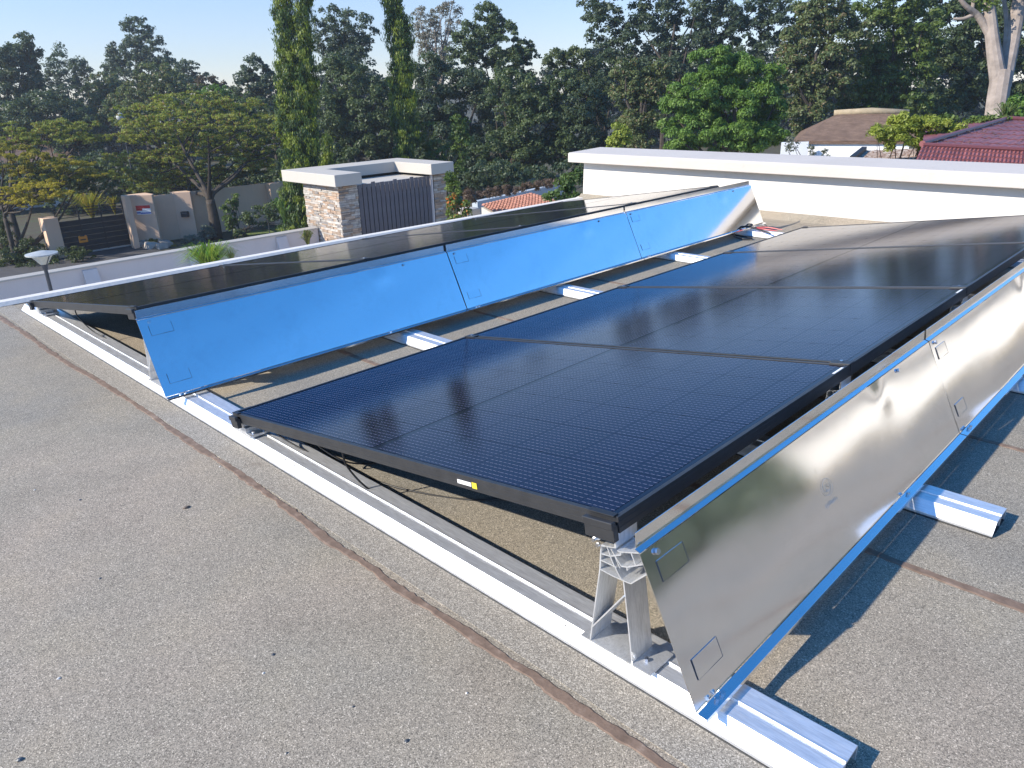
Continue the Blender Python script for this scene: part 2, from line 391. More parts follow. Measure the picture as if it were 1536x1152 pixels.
# ================================================================== mounting rails
RAILY = [0.0, 1.10, 2.29, 3.50, 4.62]
RPROF = [(0.0,0.0),(0.0,0.008),(0.025,0.037),(0.062,0.037),(0.0625,0.0355),(0.068,0.0355),(0.069,0.0395),(0.073,0.0395),(0.074,0.037),(0.121,0.037),(0.125,0.034),(0.125,0.0),(0.122,0.0),(0.122,0.032),(0.070,0.033),(0.069,0.004),(0.066,0.004),(0.065,0.033),(0.027,0.034),(0.003,0.007),(0.003,0.0)]
rails = []
RL = ['nearest long aluminium base rail running along the front ends of both rows', 'second aluminium base rail from the front, its end sticking out at the right',
      'third aluminium base rail from the front', 'fourth aluminium base rail from the front', 'farthest aluminium base rail, by the white parapet']
for i, y in enumerate(RAILY):
    t = empty('mounting_rail', (-2.75, y, 0.003), RL[i], 'rail', 'aluminium base rails across the roof')
    g = MB(); g.prism(RPROF, 0, 0.0, 4.90 if i else 4.915); g.build('rail_profile', ALU, t, bevel=0.0008, world=False)
    g = MB(); g.box(-0.01, 4.90, -0.004, 0.130, -0.0026, -0.0006); g.build('rubber_pad', BLACKPL, t, world=False)
    for x in ([0.75, 2.05, 3.0, 4.3] if i == 0 else [1.9, 3.9]):
        for k in range(3 if i == 0 else 1):
            g = MB(); g.cyl((x+k*0.06, 0.020, 0.026), 0.0035, 0.006, 8); g.build('rivet', STEEL, t, world=False)

# ================================================================== solar panels
TILT = math.asin(0.2655/1.722); PITCHY = 1.148; PW = 1.134; PL = 1.722
cell_me = MB()
hx, hy, ch = 0.0455, 0.0912, 0.006
cell_me.add([(-hx,-hy,0),(hx-ch,-hy,0),(hx,-hy+ch,0),(hx,hy-ch,0),(hx-ch,hy,0),(-hx,hy,0)], [(0,1,2,3,4,5)])
cell_me = cell_me.mesh('cell', CELL)
def make_panel(yellow):
    t = empty('solar_panel')
    g = MB(); fw = 0.011
    for (x0, x1, y0, y1) in ((0,PL,0,fw),(0,PL,PW-fw,PW),(0,fw,fw,PW-fw),(PL-fw,PL,fw,PW-fw)):
        g.box(x0, x1, y0, y1, -0.035, 0.0)
    for (x0, x1, y0, y1) in ((0,PL,-0.0008,0.0),(PL,PL+0.0008,0,PW)):
        g.box(x0, x1, y0, y1, -0.0115, -0.0095); g.box(x0, x1, y0, y1, -0.024, -0.0225)
    for (x0, x1, y0, y1) in ((fw,PL-fw,fw,0.032),(fw,PL-fw,PW-0.032,PW-fw),(fw,0.03,0.032,PW-0.032),(PL-0.03,PL-fw,0.032,PW-0.032)):
        g.box(x0, x1, y0, y1, -0.0350, -0.0335)
    g.build('frame', BLACKFRAME, t, bevel=0.0012, world=False)
    g = MB(); g.box(fw+0.0003, PL-fw-0.0003, fw+0.0003, PW-fw-0.0003, -0.0062, -0.0026); g.build('backsheet', BACK, t, world=False)
    g = MB()
    for y in (0.25, 0.567, 0.88): g.box(PL/2-0.03, PL/2+0.03, y-0.04, y+0.04, -0.022, -0.0064)
    g.build('junction_box', BLACKPL, t, world=False)
    for i in range(18):
        for j in range(6):
            o = bpy.data.objects.new('cell', cell_me); SC.collection.objects.link(o); o.parent = t
            s_ = -1 if i % 2 else 1
            x = 0.0275+0.04575+i*0.0915+(0.02 if i >= 9 else 0); y = 0.0165+0.09175+j*0.1835
            o.location = (x, y, -0.0020)
            if i % 2 == 0: o.rotation_euler = (0, 0, math.pi)
    return t
panel0 = make_panel(True); index_kids(panel0)
PLAB = {(1,0):'large black solar panel nearest the camera, front of the right row', (1,1):'second black solar panel in the right row, behind the nearest one',
        (1,2):'third black solar panel in the right row, with grainy cell grid', (1,3):'farthest solar panel of the right row, reflecting the white parapet',
        (0,0):'nearest solar panel of the left row, at the left rail end', (0,1):'second solar panel of the left row, beside the stone pillar reflection',
        (0,2):'third solar panel of the left row', (0,3):'farthest solar panel of the left row, against the white parapet'}
XO = [-2.419, 0.0]
panels = {}
for r_ in (0, 1):
    for k in range(4):
        t = panel0 if (r_, k) == (0, 0) else copy_tree(panel0)
        t.location = (XO[r_], k*PITCHY+(-0.012 if r_ == 0 else 0.0), 0.1245); t.rotation_euler = (0, -TILT, 0)
        tag(t, PLAB[(r_, k)], 'solar panel', 'black solar panels in two tilted rows'); panels[(r_, k)] = t
# stickers on the nearest panel
def sticker(p, mat, x0, x1, y0, y1, z0, z1, name='sticker'):
    g = MB(); g.box(x0, x1, y0, y1, z0, z1); g.build(name, mat, p, world=False)
P10 = panels[(1, 0)]
sticker(P10, WHITEPL, 1.235, 1.285, -0.0018, -0.0009, -0.024, -0.014); sticker(P10, YELLOW, 1.288, 1.305, -0.0018, -0.0009, -0.027, -0.012)
for k in (0, 1): sticker(panels[(1, k)], WHITEPL, PL-0.0105, PL-0.0030, 1.03, 1.095, 0.0002, 0.0008)

# ------------------------------------------------------------------ clamps and feet
def clampX(r_, high): return XO[r_]+(1.703 if high else 0.0)
def add_low_foot(x, y, label, full):
    t = empty('low_foot', (x, y, 0.044), label, 'mounting foot', 'low aluminium feet under the front edges of the panels')
    g = MB(); prof = [(-0.035,0.0),(0.090,0.0),(0.090,0.010),(0.062,0.012),(0.060,0.030),(0.048,0.034),(0.046,0.046),(0.010,0.047),(0.008,0.058),(-0.004,0.058),(-0.006,0.030),(-0.022,0.028),(-0.024,0.012),(-0.035,0.010)]
    g.prism(prof, 1, 0.0, 0.085); g.build('foot_body', ALU2, t, bevel=0.001, world=False)
    g = MB(); g.box(-0.030,-0.002,0.012,0.075,0.032,0.070); g.box(-0.018,0.010,0.004,0.083,0.058,0.0645); g.build('foot_hook', DARKMETAL, t, bevel=0.0015, world=False)
    g = MB(); g.cyl((0.075, 0.020, 0.010), 0.0055, 0.009, 6); g.cyl((0.075, 0.062, 0.010), 0.0055, 0.009, 6); g.build('bolt', STEEL, t, world=False)
    return t
def add_clamp(x, y, z, label, end, high):
    t = empty('panel_clamp', (x, y, z), label, 'clamp', 'black clamps holding the panel edges')
    t.rotation_euler = (0, -TILT, 0)
    g = MB()
    if end:
        s_ = 1 if end > 0 else -1
        # end clamp beside the outer short side of the first / last panel
        y0, y1 = sorted((s_*0.001, s_*0.016))
        L = 0.075 if high else 0.05; x0 = -L-0.004 if high else 0.006
        g.box(x0, x0+L, y0, y1, -0.050, -0.016); g.box(x0, x0+L, *sorted((s_*0.006, s_*0.020)), -0.022, -0.006)
        g.build('clamp_jaw', BLACKFRAME, t, bevel=0.0015, world=False)
        g = MB(); g.box(x0+0.004, x0+L-0.004, *sorted((-s_*0.010, s_*0.006)), 0.0008, 0.0035); g.build('clamp_lip', BLACKPL, t, bevel=0.0008, world=False)
    else:
        L = 0.06; x0 = -L if high else 0.002
        g.box(x0, x0+L, -0.018, 0.018, 0.0008, 0.0036); g.box(x0, x0+L, -0.0055, 0.0055, -0.036, 0.0008)
        g.build('clamp_jaw', BLACKFRAME, t, bevel=0.0008, world=False)
        g = MB(); g.cyl((x0+L/2, 0, 0.0036), 0.0055, 0.005, 6); g.build('bolt', STEEL, t, world=False)
    return t
ORD = ['first', 'second', 'third', 'fourth', 'fifth']
ROWN = ['left', 'right']
JY = [0.0, PITCHY-0.007, 2*PITCHY-0.007, 3*PITCHY-0.007, 3*PITCHY+PW]
for r_ in (0, 1):
    for i in range(5):
        side = '%s rail from the front, %s row' % (ORD[i], ROWN[r_])
        add_low_foot(XO[r_], RAILY[i]+0.01, 'grey foot at the low panel edge, ' + side, True)
        e = -1 if i == 0 else (1 if i == 4 else 0)
        y = JY[i]-(0.012 if r_ == 0 else 0)
        add_clamp(XO[r_], y, 0.1245, 'black clamp at the low panel edge over the ' + side, e, False)
        add_clamp(XO[r_]+1.703, y, 0.390, 'black clamp at the high panel edge over the ' + side, e, True)

# ------------------------------------------------------------------ high A-frame supports (extruded aluminium lattice)
def make_support():
    t = empty('high_support'); T = 0.0030; Y0, Y1 = 0.0, 0.072
    def S(name, pts, y0=Y0, y1=Y1, th=T): g = MB(); g.strip(pts, th, y0, y1); return g.build(name, ALU2, t, world=False)
    # local x measured from the panel's high edge (XO+1.703); z above roof
    def L(p): return (p[0]-1.703, p[1])
    S('leg', [L(p) for p in ((1.657,0.302),(1.655,0.244),(1.632,0.048))])
    S('leg', [L(p) for p in ((1.712,0.243),(1.722,0.180),(1.741,0.048))], 0.004, 0.076)
    S('brace', [L(p) for p in ((1.716,0.206),(1.634,0.082))])
    S('foot_plate', [L(p) for p in ((1.605,0.0455),(1.790,0.0455))], 0.0, 0.085, 0.004)
    g = MB()
    for pl in (((1.657,0.302),(1.694,0.3135),(1.6915,0.355)), ((1.657,0.302),(1.660,0.306),(1.672,0.306),(1.688,0.2745),(1.711,0.243)),
               ((1.657,0.283),(1.680,0.287),(1.706,0.302),(1.706,0.3085),(1.698,0.3090)), ((1.656,0.267),(1.697,0.268)), ((1.655,0.244),(1.690,0.243),(1.733,0.246),(1.775,0.292)),
               ((1.704,0.3085),(1.729,0.318),(1.7655,0.333)), ((1.690,0.2965),(1.709,0.276),(1.722,0.281),(1.7235,0.273)), ((1.723,0.281),(1.770,0.311)),
               ((1.731,0.319),(1.743,0.295)), ((1.682,0.306),(1.690,0.296),(1.706,0.270)), ((1.760,0.355),(1.7655,0.333),(1.775,0.292))):
        g.strip([L(p) for p in pl], 0.0024, 0.0, 0.072)
    g.build('head_lattice', ALU2, t, world=False)
    g = MB(); g.strip([L((1.6915,0.3135)), L((1.6915,0.357))], 0.003, 0.0, 0.072); g.build('upright_plate', ALU2, t, world=False)
    g = MB(); g.prism([L(p) for p in ((1.633,0.322),(1.650,0.326),(1.652,0.312),(1.642,0.308),(1.634,0.312))], 1, 0.002, 0.05)
    g.build('edge_bracket', ALU2, t, bevel=0.001, world=False)
    g = MB()
    for (x, z) in ((1.640,0.311),(1.651,0.303)): g.cyl((x-1.703, -0.006, z), 0.0050, 0.008, 6, axis=1)
    g.cyl((1.628-1.703, 0.03, 0.047), 0.005, 0.008, 6); g.cyl((1.76-1.703, 0.03, 0.047), 0.005, 0.008, 6)
    g.build('bolt', STEEL, t, world=False)
    return t
sup0 = make_support(); index_kids(sup0)
first = True
for r_ in (0, 1):
    for i in range(5):
        t = sup0 if first else copy_tree(sup0); first = False
        t.location = (XO[r_]+1.703, RAILY[i]+0.005, 0.0)
        tag(t, 'aluminium lattice support on the %s rail from the front, %s row' % (ORD[i], ROWN[r_]), 'support frame', 'aluminium A-frame supports under the high edges')

# ------------------------------------------------------------------ reflector / wind deflector sheets
DY = [[-0.045, 1.597, 3.222, 4.975], [-0.030, 1.612, 3.245, 4.975]]
FT = (0.073, 0.353); FB = (0.216, 0.062)          # top and bottom of the sloped face, x from the high panel edge
dx, dz = FB[0]-FT[0], FB[1]-FT[1]; fl = math.hypot(dx, dz); ux, uz = dx/fl, dz/fl; nx, nz = -uz, ux   # normal points to +x, +z
if nx < 0: nx, nz = -nx, -nz
def on_face(s_, y, off): return (FT[0]+ux*s_+nx*off, y, FT[1]+uz*s_+nz*off)
def make_deflector(L_, label, scr):
    t = empty('deflector_sheet'); t2 = 0.0016
    g = MB()
    # gently uneven face: grid, thickness from a second shell
    nu, nv = 70, 16; top = []
    for side in (0, 1):
        for i in range(nu+1):
            for j in range(nv+1):
                y = L_*i/nu; s_ = fl*j/nv
                e = math.sin(math.pi*j/nv)
                wv = (0.0009*math.sin(y*3.1+scr)+0.0004*math.sin(y*7.3+scr*2.3+j*0.35))*e + 0.0022*math.exp(-((y-L_*0.72)/0.05)**2-((s_-0.05)/0.035)**2)
                top.append(on_face(s_, y, wv-(t2 if side else 0)))
    q = (nu+1)*(nv+1); fs = []
    for i in range(nu):
        for j in range(nv):
            a = i*(nv+1)+j; b = a+nv+1
            fs.append((a, a+1, b+1, b)); fs.append((q+a, q+b, q+b+1, q+a+1))
    g.add(top, fs)
    for i in range(nu):
        a = i*(nv+1); b = a+nv+1
        g.add([top[k] for k in (a, b, q+b, q+a)], [(0,1,2,3)]); g.add([top[k] for k in (a+nv, q+a+nv, q+b+nv, b+nv)], [(0,1,2,3)])
    for j in range(nv):
        g.add([top[k] for k in (j, q+j, q+j+1, j+1)], [(0,1,2,3)]); a = nu*(nv+1)+j; g.add([top[k] for k in (a, a+1, q+a+1, q+a)], [(0,1,2,3)])
    face = g.build('sheet_face', SHEET, t, smooth=False, world=False)
    for p in face.data.polygons: p.use_smooth = p.index < nu*nv*2
    g = MB(); c0 = (FT[0]-0.001, FT[1]+0.0015)
    g.strip([(c0[0]-0.012, c0[1]+0.0035), (c0[0], c0[1])], t2, 0.001, L_-0.001); g.build('top_ledge', SHEET, t, world=False)
    g = MB(); g.strip([(c0[0]-0.0125, c0[1]+0.0045), (c0[0]-0.0158, c0[1]+0.036)], t2, 0.006, L_-0.006); g.build('top_lip', SHEET, t, world=False)
    g = MB(); g.strip([(FB[0]+0.0015, FB[1]-0.002), (FB[0]+0.022, FB[1]-0.003), (FB[0]+0.0235, FB[1]-0.010)], t2, 0.0, L_); g.build('bottom_flange', SHEET, t, world=False)
    # pressed hand tabs at the near end
    for (s0, s1) in ((0.030, 0.072), (0.235, 0.277)):
        y0, y1 = 0.035, 0.125
        vs_ = []; g = MB()
        for (s_, y, o) in ((s0,y0,.0008),(s1,y0,.0012),(s1,y1,.0008),(s0,y1,.0005)): vs_.append(on_face(s_, y, o+0.0008))
        for (s_, y, o) in ((s0,y0,0),(s1,y0,0),(s1,y1,0),(s0,y1,0)): vs_.append(on_face(s_, y, o+0.0002))
        g.add(vs_, [(0,1,2,3),(0,4,5,1),(1,5,6,2),(2,6,7,3),(3,7,4,0)]); g.build('pressed_tab', SHEET, t, world=False)
        g = MB()
        for (a, b) in (((s0,y0),(s1,y0)),((s1,y0),(s1,y1)),((s1,y1),(s0,y1))):
            g.bar(on_face(a[0], a[1], 0.0012), on_face(b[0], b[1], 0.0012), 0.0012, 0.0012, (nx, 0, nz))
        g.build('tab_slot', SLOT, t, world=False)
    for y in (0.045, L_-0.30):
        g = MB(); p = on_face(0.014, y, 0.001); g.tube([p, (p[0]+nx*0.006, y, p[2]+nz*0.006)], 0.0065, 6)
        g.build('bolt', STEEL, t, world=False)
    for y in (0.055, 0.075, L_*0.68):
        g = MB(); g.cyl((FB[0]+0.012, y, FB[1]-0.002), 0.0055, 0.008, 6); g.build('bolt', STEEL, t, world=False)
    tag(t, label, 'metal deflector', 'polished metal deflector sheets along the rows'); return t
DL = [['blue-reflecting metal deflector at the front of the left row, largest of the three blue sheets', 'middle blue-reflecting metal deflector of the left row', 'far blue-reflecting deflector of the left row whose end mirrors the white parapet'],
      ['silver metal deflector nearest the camera with two pressed tabs, right row', 'silver metal deflector behind the nearest one at the right picture edge', 'farthest silver deflector of the right row, mostly past the right picture edge']]
defl = {}
for r_ in (0, 1):
    for k in range(3):
        L_ = DY[r_][k+1]-DY[r_][k]-0.006
        t = make_deflector(L_, DL[r_][k], 1.7*k+r_*2.9); t.location = (XO[r_]+1.703, DY[r_][k], 0.0); defl[(r_, k)] = t
# faint etched round mark with scribbled lettering on the nearest sheet
g = MB(); cy, cs = 0.72, 0.150
ring = [on_face(cs+0.021*math.sin(a), cy+0.026*math.cos(a), 0.0022) for a in [2*math.pi*k/28 for k in range(29)]]
g.tube(ring, 0.00035, 4)
for (a, b) in (((-.008,-.012),(.010,-.010)),((.010,-.010),(.008,.006)),((-.008,-.004),(.004,.010)),((-.010,.008),(.006,.014))):
    g.tube([on_face(cs+a[0], cy+a[1], 0.0022), on_face(cs+b[0], cy+b[1], 0.0022)], 0.0005, 4)
for k in range(9):
    y = cy-0.028+k*0.0065; s0 = cs+0.034+RND.uniform(-.002,.002)
    g.tube([on_face(s0, y, 0.0022), on_face(s0+0.010, y+RND.uniform(-.003,.004), 0.0022), on_face(s0+0.004, y+0.005, 0.0022)], 0.0004, 4)
g.build('etched_mark', ETCH, defl[(1, 0)], world=False)

# ------------------------------------------------------------------ cables
def cable(pts, r, label, mat=BLACKPL, name='cable', cat='cable', grp=None):
    g = MB(); P = smooth_pts(pts, 8); c = P[0]; t = g.tube(P, r, 8)
    return tag(g.build(name, mat, smooth=True), label, cat, grp)
cable([(0.18,0.035,0.125),(0.235,0.06,0.075),(0.34,0.10,0.035),(0.50,0.15,0.006),(0.72,0.19,0.004),(0.95,0.30,0.004),(1.12,0.42,0.05),(1.17,0.50,0.13)], 0.003, 'long black cable drooping below the nearest panel onto the roof')
cable([(0.66,0.03,0.19),(0.665,0.035,0.13),(0.69,0.075,0.05),(0.73,0.115,0.012),(0.80,0.15,0.006)], 0.0032, 'short black cable dropping behind the rail below the nearest panel')
cable([(0.42,0.06,0.15),(0.44,0.09,0.09),(0.50,0.16,0.03),(0.55,0.30,0.01),(0.50,0.42,0.02),(0.44,0.46,0.10)], 0.003, 'black cable looping on the roof in the shade of the nearest panel')
cable([(-1.75,0.03,0.20),(-1.76,0.04,0.14),(-1.68,0.08,0.06),(-1.5,0.13,0.02),(-1.25,0.16,0.006),(-1.05,0.22,0.004),(-0.95,0.30,0.03)], 0.0032, 'black cable hanging under the front panel of the left row')
cable([(-1.28,0.15,0.006),(-1.15,0.25,0.01),(-1.02,0.21,0.008),(-0.98,0.12,0.02)], 0.003, 'short black cable end on the roof behind the left A-frame')
for k, pts in enumerate(([(-0.60,4.62,0.05),(-0.52,4.60,0.07),(-0.44,4.64,0.075),(-0.36,4.63,0.06),(-0.25,4.60,0.05)],
                         [(-0.62,4.60,0.02),(-0.52,4.56,0.012),(-0.42,4.54,0.012),(-0.35,4.50,0.012),(-0.40,4.45,0.012),(-0.50,4.50,0.012),(-0.55,4.58,0.03)],
                         [(-0.58,4.66,0.06),(-0.50,4.72,0.08),(-0.44,4.66,0.085),(-0.48,4.60,0.08),(-0.55,4.63,0.07)])):
    cable(pts, 0.006, ['black cable bundle lying across the far rail end', 'thin black cable loop on the roof in front of the far rail', 'black coil of cable on top of the far rail'][k])
g = MB(); g.tube(smooth_pts([(-0.43,4.72,0.062),(-0.34,4.74,0.066),(-0.22,4.74,0.060)], 6), [0.002+0.003*math.sin(k/12*math.pi) for k in range(13)], 8)
g.tube(smooth_pts([(-0.43,4.70,0.062),(-0.34,4.69,0.058),(-0.24,4.70,0.055)], 6), [0.002+0.003*math.sin(k/12*math.pi) for k in range(13)], 8)
pl = empty('pliers', (-0.43,4.71,0.06), 'red handled pliers lying on the far rail', 'pliers'); g.build('handle', REDPL, pl)
g = MB(); g.bar((-0.48,4.70,0.062), (-0.43,4.71,0.062), 0.018, 0.01); g.bar((-0.51,4.70,0.062), (-0.475,4.70,0.062), 0.010, 0.008); g.build('jaws', STEEL, pl)
tag(MB().tube(smooth_pts([(-0.72,5.26,0.04),(-0.62,5.12,0.05),(-0.52,4.98,0.045),(-0.44,4.85,0.06)], 6), 0.0035, 6).build('cord', WHITEPL), 'thin white cord lying on the roof beyond the far deflector', 'cord')
# grit and pebbles
k = 0
PB = [(280,762,.012,'tan'),(410,982,.006,'dark'),(610,1112,.006,'dark'),(88,1018,.005,'pale'),(52,735,.004,'pale'),(150,868,.005,'dark'),(210,540,.006,'pale'),(30,1140,.008,'dark'),(430,1130,.004,'dark'),(330,700,.004,'pale'),(700,1040,.004,'pale'),(120,750,.005,'dark'),(395,1010,.004,'pale'),(530,1060,.004,'dark')]
PBL = ['flat brown stone chip on the roof in the left foreground', 'small dark pebble on the roof in the middle foreground', 'small dark pebble on the roof near the bottom picture edge', 'tiny pale chip on the roof at the lower left',
       'tiny pale fleck of mortar on the roof at the left picture edge', 'tiny dark pebble on the roof at the left', 'small pale chip on the roof near the left seam', 'dark chip on the roof at the bottom left corner', 'tiny dark grain on the roof below the small dark pebble', 'tiny pale grain on the roof left of the brown stone chip',
       'tiny pale grain on the roof beside the front seam', 'tiny dark grain on the roof at the left', 'tiny pale grain on the roof left of the dark pebble', 'tiny dark grain on the roof in the middle foreground']
for (u, v, s_, kd), lab in zip(PB, PBL):
    p = onz(u, v, 0); s_ *= .7; g = MB(); n = 7; ring = []
    for zz, rr in ((0.0005,1.0),(0.35,0.9),(0.6,0.45)):
        for a in range(n): ring.append((p[0]+s_*rr*math.cos(2*math.pi*a/n)*RND.uniform(.7,1.2), p[1]+s_*rr*1.3*math.sin(2*math.pi*a/n)*RND.uniform(.7,1.2), zz*s_*1.2))
    fs = [(i*n+a, i*n+(a+1) % n, (i+1)*n+(a+1) % n, (i+1)*n+a) for i in range(2) for a in range(n)]+[tuple(range(2*n, 3*n))]
    g.add(ring, fs); tag(g.build('pebble', {'tan':BARK_B,'dark':DARKMETAL,'pale':WALLWHITE}[kd]), lab, 'pebble', 'loose pebbles and chips on the roof')

# ================================================================== the ground
g = MB(); g.add([(-400,-400,GZ),(400,-400,GZ),(400,400,GZ),(-400,400,GZ)], [(0,1,2,3)]); struct('ground', g, SOIL)
g = MB(); g.add([(-37.2,-40,GZ+.004),(-23.2,-40,GZ+.004),(-23.2,12.3,GZ+.004),(-37.2,12.3,GZ+.004)], [(0,1,2,3)]); struct('driveway', g, ASPHALT)
g = MB(); g.add([(-22.48,-40,GZ+.006),(-3.1,-40,GZ+.006),(-3.1,20,GZ+.006),(-22.48,20,GZ+.006)], [(0,1,2,3)]); struct('yard_bounce_paving', g, SLAB)  # unseen pale paving, added to bounce sunlight onto the shaded boundary wall
g = MB(); g.add([(-34.9,16.6,GZ+.02),(-28,16.6,GZ+.02),(-28,26,GZ+.02),(-34.9,26,GZ+.02)], [(0,1,2,3)]); struct('lawn', g, LAWN)

# ---- grey boundary wall with buttress piers
bw = empty('boundary_wall', (-22.6, 0, GZ), 'long grey plastered boundary wall with white top below the roof edge', 'wall')
ZT = -3.56
g = MB(); g.box(-22.72,-22.50,-14,13.95,GZ,ZT); g.build('wall_body', GREYWALL, bw)
g = MB(); g.prism([(-22.78,ZT+.002),(-22.78,ZT+.05),(-22.62,ZT+.10),(-22.46,ZT+.05),(-22.46,ZT+.002)], 1, -14, 13.95); g.build('wall_cap', SLAB, bw)
for y in (-3.2, 1.4, 5.75, 8.98, 12.2):
    g = MB(); g.prism([(-22.497,GZ),(-22.27,GZ),(-22.27,ZT-.55),(-22.45,ZT-.06),(-22.497,ZT-.05)], 1, y, y+0.42); g.build('pier', GREYWALL, bw, bevel=0.01)

# ---- stone clad bin store with U-shaped slab and plank gate
def stones(x0, x1, y0, y1, z0, z1, face, g):
    "ledge stone courses on a face: '-y' or '+x'"
    z = z0
    while z < z1-0.01:
        h = RND.choice((0.045, 0.06, 0.075, 0.09)); h = min(h, z1-z)
        a, b = (x0, x1) if face == '-y' else (y0, y1); p = a
        while p < b-0.01:
            l = RND.uniform(0.14, 0.46); l = min(l, b-p)
            if b-p-l < 0.08: l = b-p
            o = RND.uniform(0.012, 0.05)
            base = RND.choice(((0.40,0.35,0.30),(0.46,0.42,0.37),(0.36,0.27,0.20),(0.43,0.30,0.21),(0.50,0.45,0.40),(0.30,0.27,0.25),(0.47,0.35,0.26)))
            kf = RND.uniform(0.8, 1.15); col = tuple(c*kf for c in base)
            if face == '-y': g.jbox(p+.004, p+l-.004, y0-o, y0, z+.004, z+h-.004, 0.004, col)
            else: g.jbox(x1, x1+o, p+.004, p+l-.004, z+.004, z+h-.004, 0.004, col)
            p += l
        z += h
ZS = -1.5
bs = empty('bin_store', (-21.5, 15.5, GZ), 'square gatehouse clad in pale ledge stone with U-shaped white slab and plank gate', 'gatehouse')
XF, XB, YA, YB = -20.9, -23.25, 13.98, 19.0
g = MB(); g.box(XB+.05, XF-.05, YA+.05, YA+.80, GZ, ZS-.42); g.box(XB+.05, XF-.05, YB-.62, YB-.05, GZ, ZS-.42); g.box(XB+.05, XB+.3, YA+.8, YB-.62, GZ, ZS-.42); g.build('core_wall', STONE, bs)
g.c = []
g = MB()
stones(XB, XF-.03, YA+.05, 0, GZ+1.0, ZS-.45, '-y', g); stones(0, XF-.05, YA+.03, YA+.84, GZ+1.0, ZS-.45, '+x', g); stones(0, XF-.05, YB-.62, YB, GZ+1.0, ZS-.45, '+x', g)
o = g.build('stone_cladding', STONE, bs); o['kind'] = 'stuff'
SX1, SX0, SY0, SY1 = -20.62, -24.4, 13.72, 19.2
zz0, zz1 = ZS-.40, ZS
g = MB()
prof = [(SX1,SY0),(SX1,SY0+1.12),(-22.9,SY0+1.12),(-22.9,SY1-1.15),(SX1,SY1-1.15),(SX1,SY1),(SX0+.2,SY1),(SX0+.2,SY0)]
g.prism(prof, 2, zz0, zz1); g.build('slab', SLAB, bs, bevel=0.015)
g = MB(); g.box(-22.9, XF-.35, YA+.85, YB-.7, ZS-.62, ZS-.5); g.build('inner_roof', SLAB, bs)
n = 17; ya, yb = YA+.90, YB-.72; pw = (yb-ya)/n; XG = XF-.12
me = MB().box(-0.012, 0.012, 0.018, pw-0.018, 0, 1).mesh('plank', PLANK)
for i in range(n):
    o = bpy.data.objects.new('plank', me); SC.collection.objects.link(o); o.parent = bs
    o.location = (XG+21.5, ya+i*pw-15.5, 1.2); o.scale = (1, 1, -GZ+ZS-.47-1.2+RND.uniform(-.02,.02)+(0.05 if i in (3,8,12) else 0))
g = MB(); g.box(XG-.05, XG-.014, ya, yb, GZ+1.5, GZ+1.56); g.box(XG-.05, XG-.014, ya, yb, ZS-1.0, ZS-.94); g.build('gate_rail', BLACKSTEEL, bs)
g = MB(); g.box(XF-.16,XF-.02,YB-.715,YB-.665,GZ+1,ZS-.45); g.build('gate_post', GREYWALL, bs)
g = MB(); zc = ZS-.45-1.95; g.box(XG+.013, XG+.03, 16.15, 16.35, zc, zc+.05); g.bar((XG+.03,16.2,zc), (XG+.03,16.2,zc-.1), .02, .02, (1,0,0)); g.build('latch', STEEL, bs)

# ---- garden lamp in front of the boundary wall
lp = at(62, 380, 20.5); lz = lp[2]
gl = empty('garden_lamp', (lp[0], lp[1], GZ), 'garden lamp with wide cone shade on a dark pole before the boundary wall', 'lamp')
g = MB(); g.tube([(lp[0],lp[1],GZ),(lp[0],lp[1],lz-.42)], 0.05, 10); g.tube([(lp[0],lp[1],lz-.45),(lp[0],lp[1],lz-.24)], [0.06,0.10], 12); g.build('pole', POLE, gl)
g = MB(); g.tube([(lp[0],lp[1],lz-.30),(lp[0],lp[1],lz-.02)], [0.09,0.30], 24); g.build('lens', LAMPGLASS, gl, smooth=False)
g = MB(); g.tube([(lp[0],lp[1],lz-.035),(lp[0],lp[1],lz+.0),(lp[0],lp[1],lz+.06)], [0.40,0.40,0.12], 28); g.build('shade', LAMPWHITE, gl)
g = MB()
for a in range(3):
    ca, sa = math.cos(a*2.1+.4), math.sin(a*2.1+.4); g.tube([(lp[0]+.08*ca,lp[1]+.08*sa,lz-.33),(lp[0]+.31*ca,lp[1]+.31*sa,lz-.02)], 0.010, 5)
g.build('strut', POLE, gl)

# ---- property wall, pillars, sliding gate across the drive
pw_ = empty('property_wall', (-36.2, 15, GZ), 'beige plastered property wall with pillars beside the black sliding gate', 'wall')
g = MB(); g.box(-36.4,-36.15,13.1,24.5,GZ,-3.30); g.build('wall_body', BEIGE, pw_)
for poly, zt in (([(-36.5,12.0),(-36.15,12.0),(-35.35,13.0),(-35.5,13.15),(-36.5,13.15)], -3.12), ([(-36.5,14.3),(-36.14,14.3),(-35.62,14.95),(-35.75,15.05),(-36.5,15.05)], -3.22), ([(-36.5,19.3),(-35.7,19.3),(-35.7,19.9),(-36.5,19.9)], -3.3)):
    g = MB(); g.prism(poly, 2, GZ, zt); g.build('pillar', BEIGE, pw_, bevel=0.02)
g = MB(); g.box(-35.8,-35.35,11.75,12.0,GZ,-3.05); g.build('gate_jamb', BEIGE, pw_, bevel=0.02)
pl2 = empty('gate_pillar', (-36.2, 8.6, GZ), 'dull beige gate pillar in tree shade at the left end of the black gate', 'pillar')
g = MB(); g.box(-36.6,-35.9,8.35,8.95,GZ,-3.7); g.build('pillar_body', BEIGE, pl2, bevel=0.02)
mbx = empty('letter_box', (-35.65, 14.62, -4.3), 'small dark letter box fixed to the beige pillar', 'letter box')
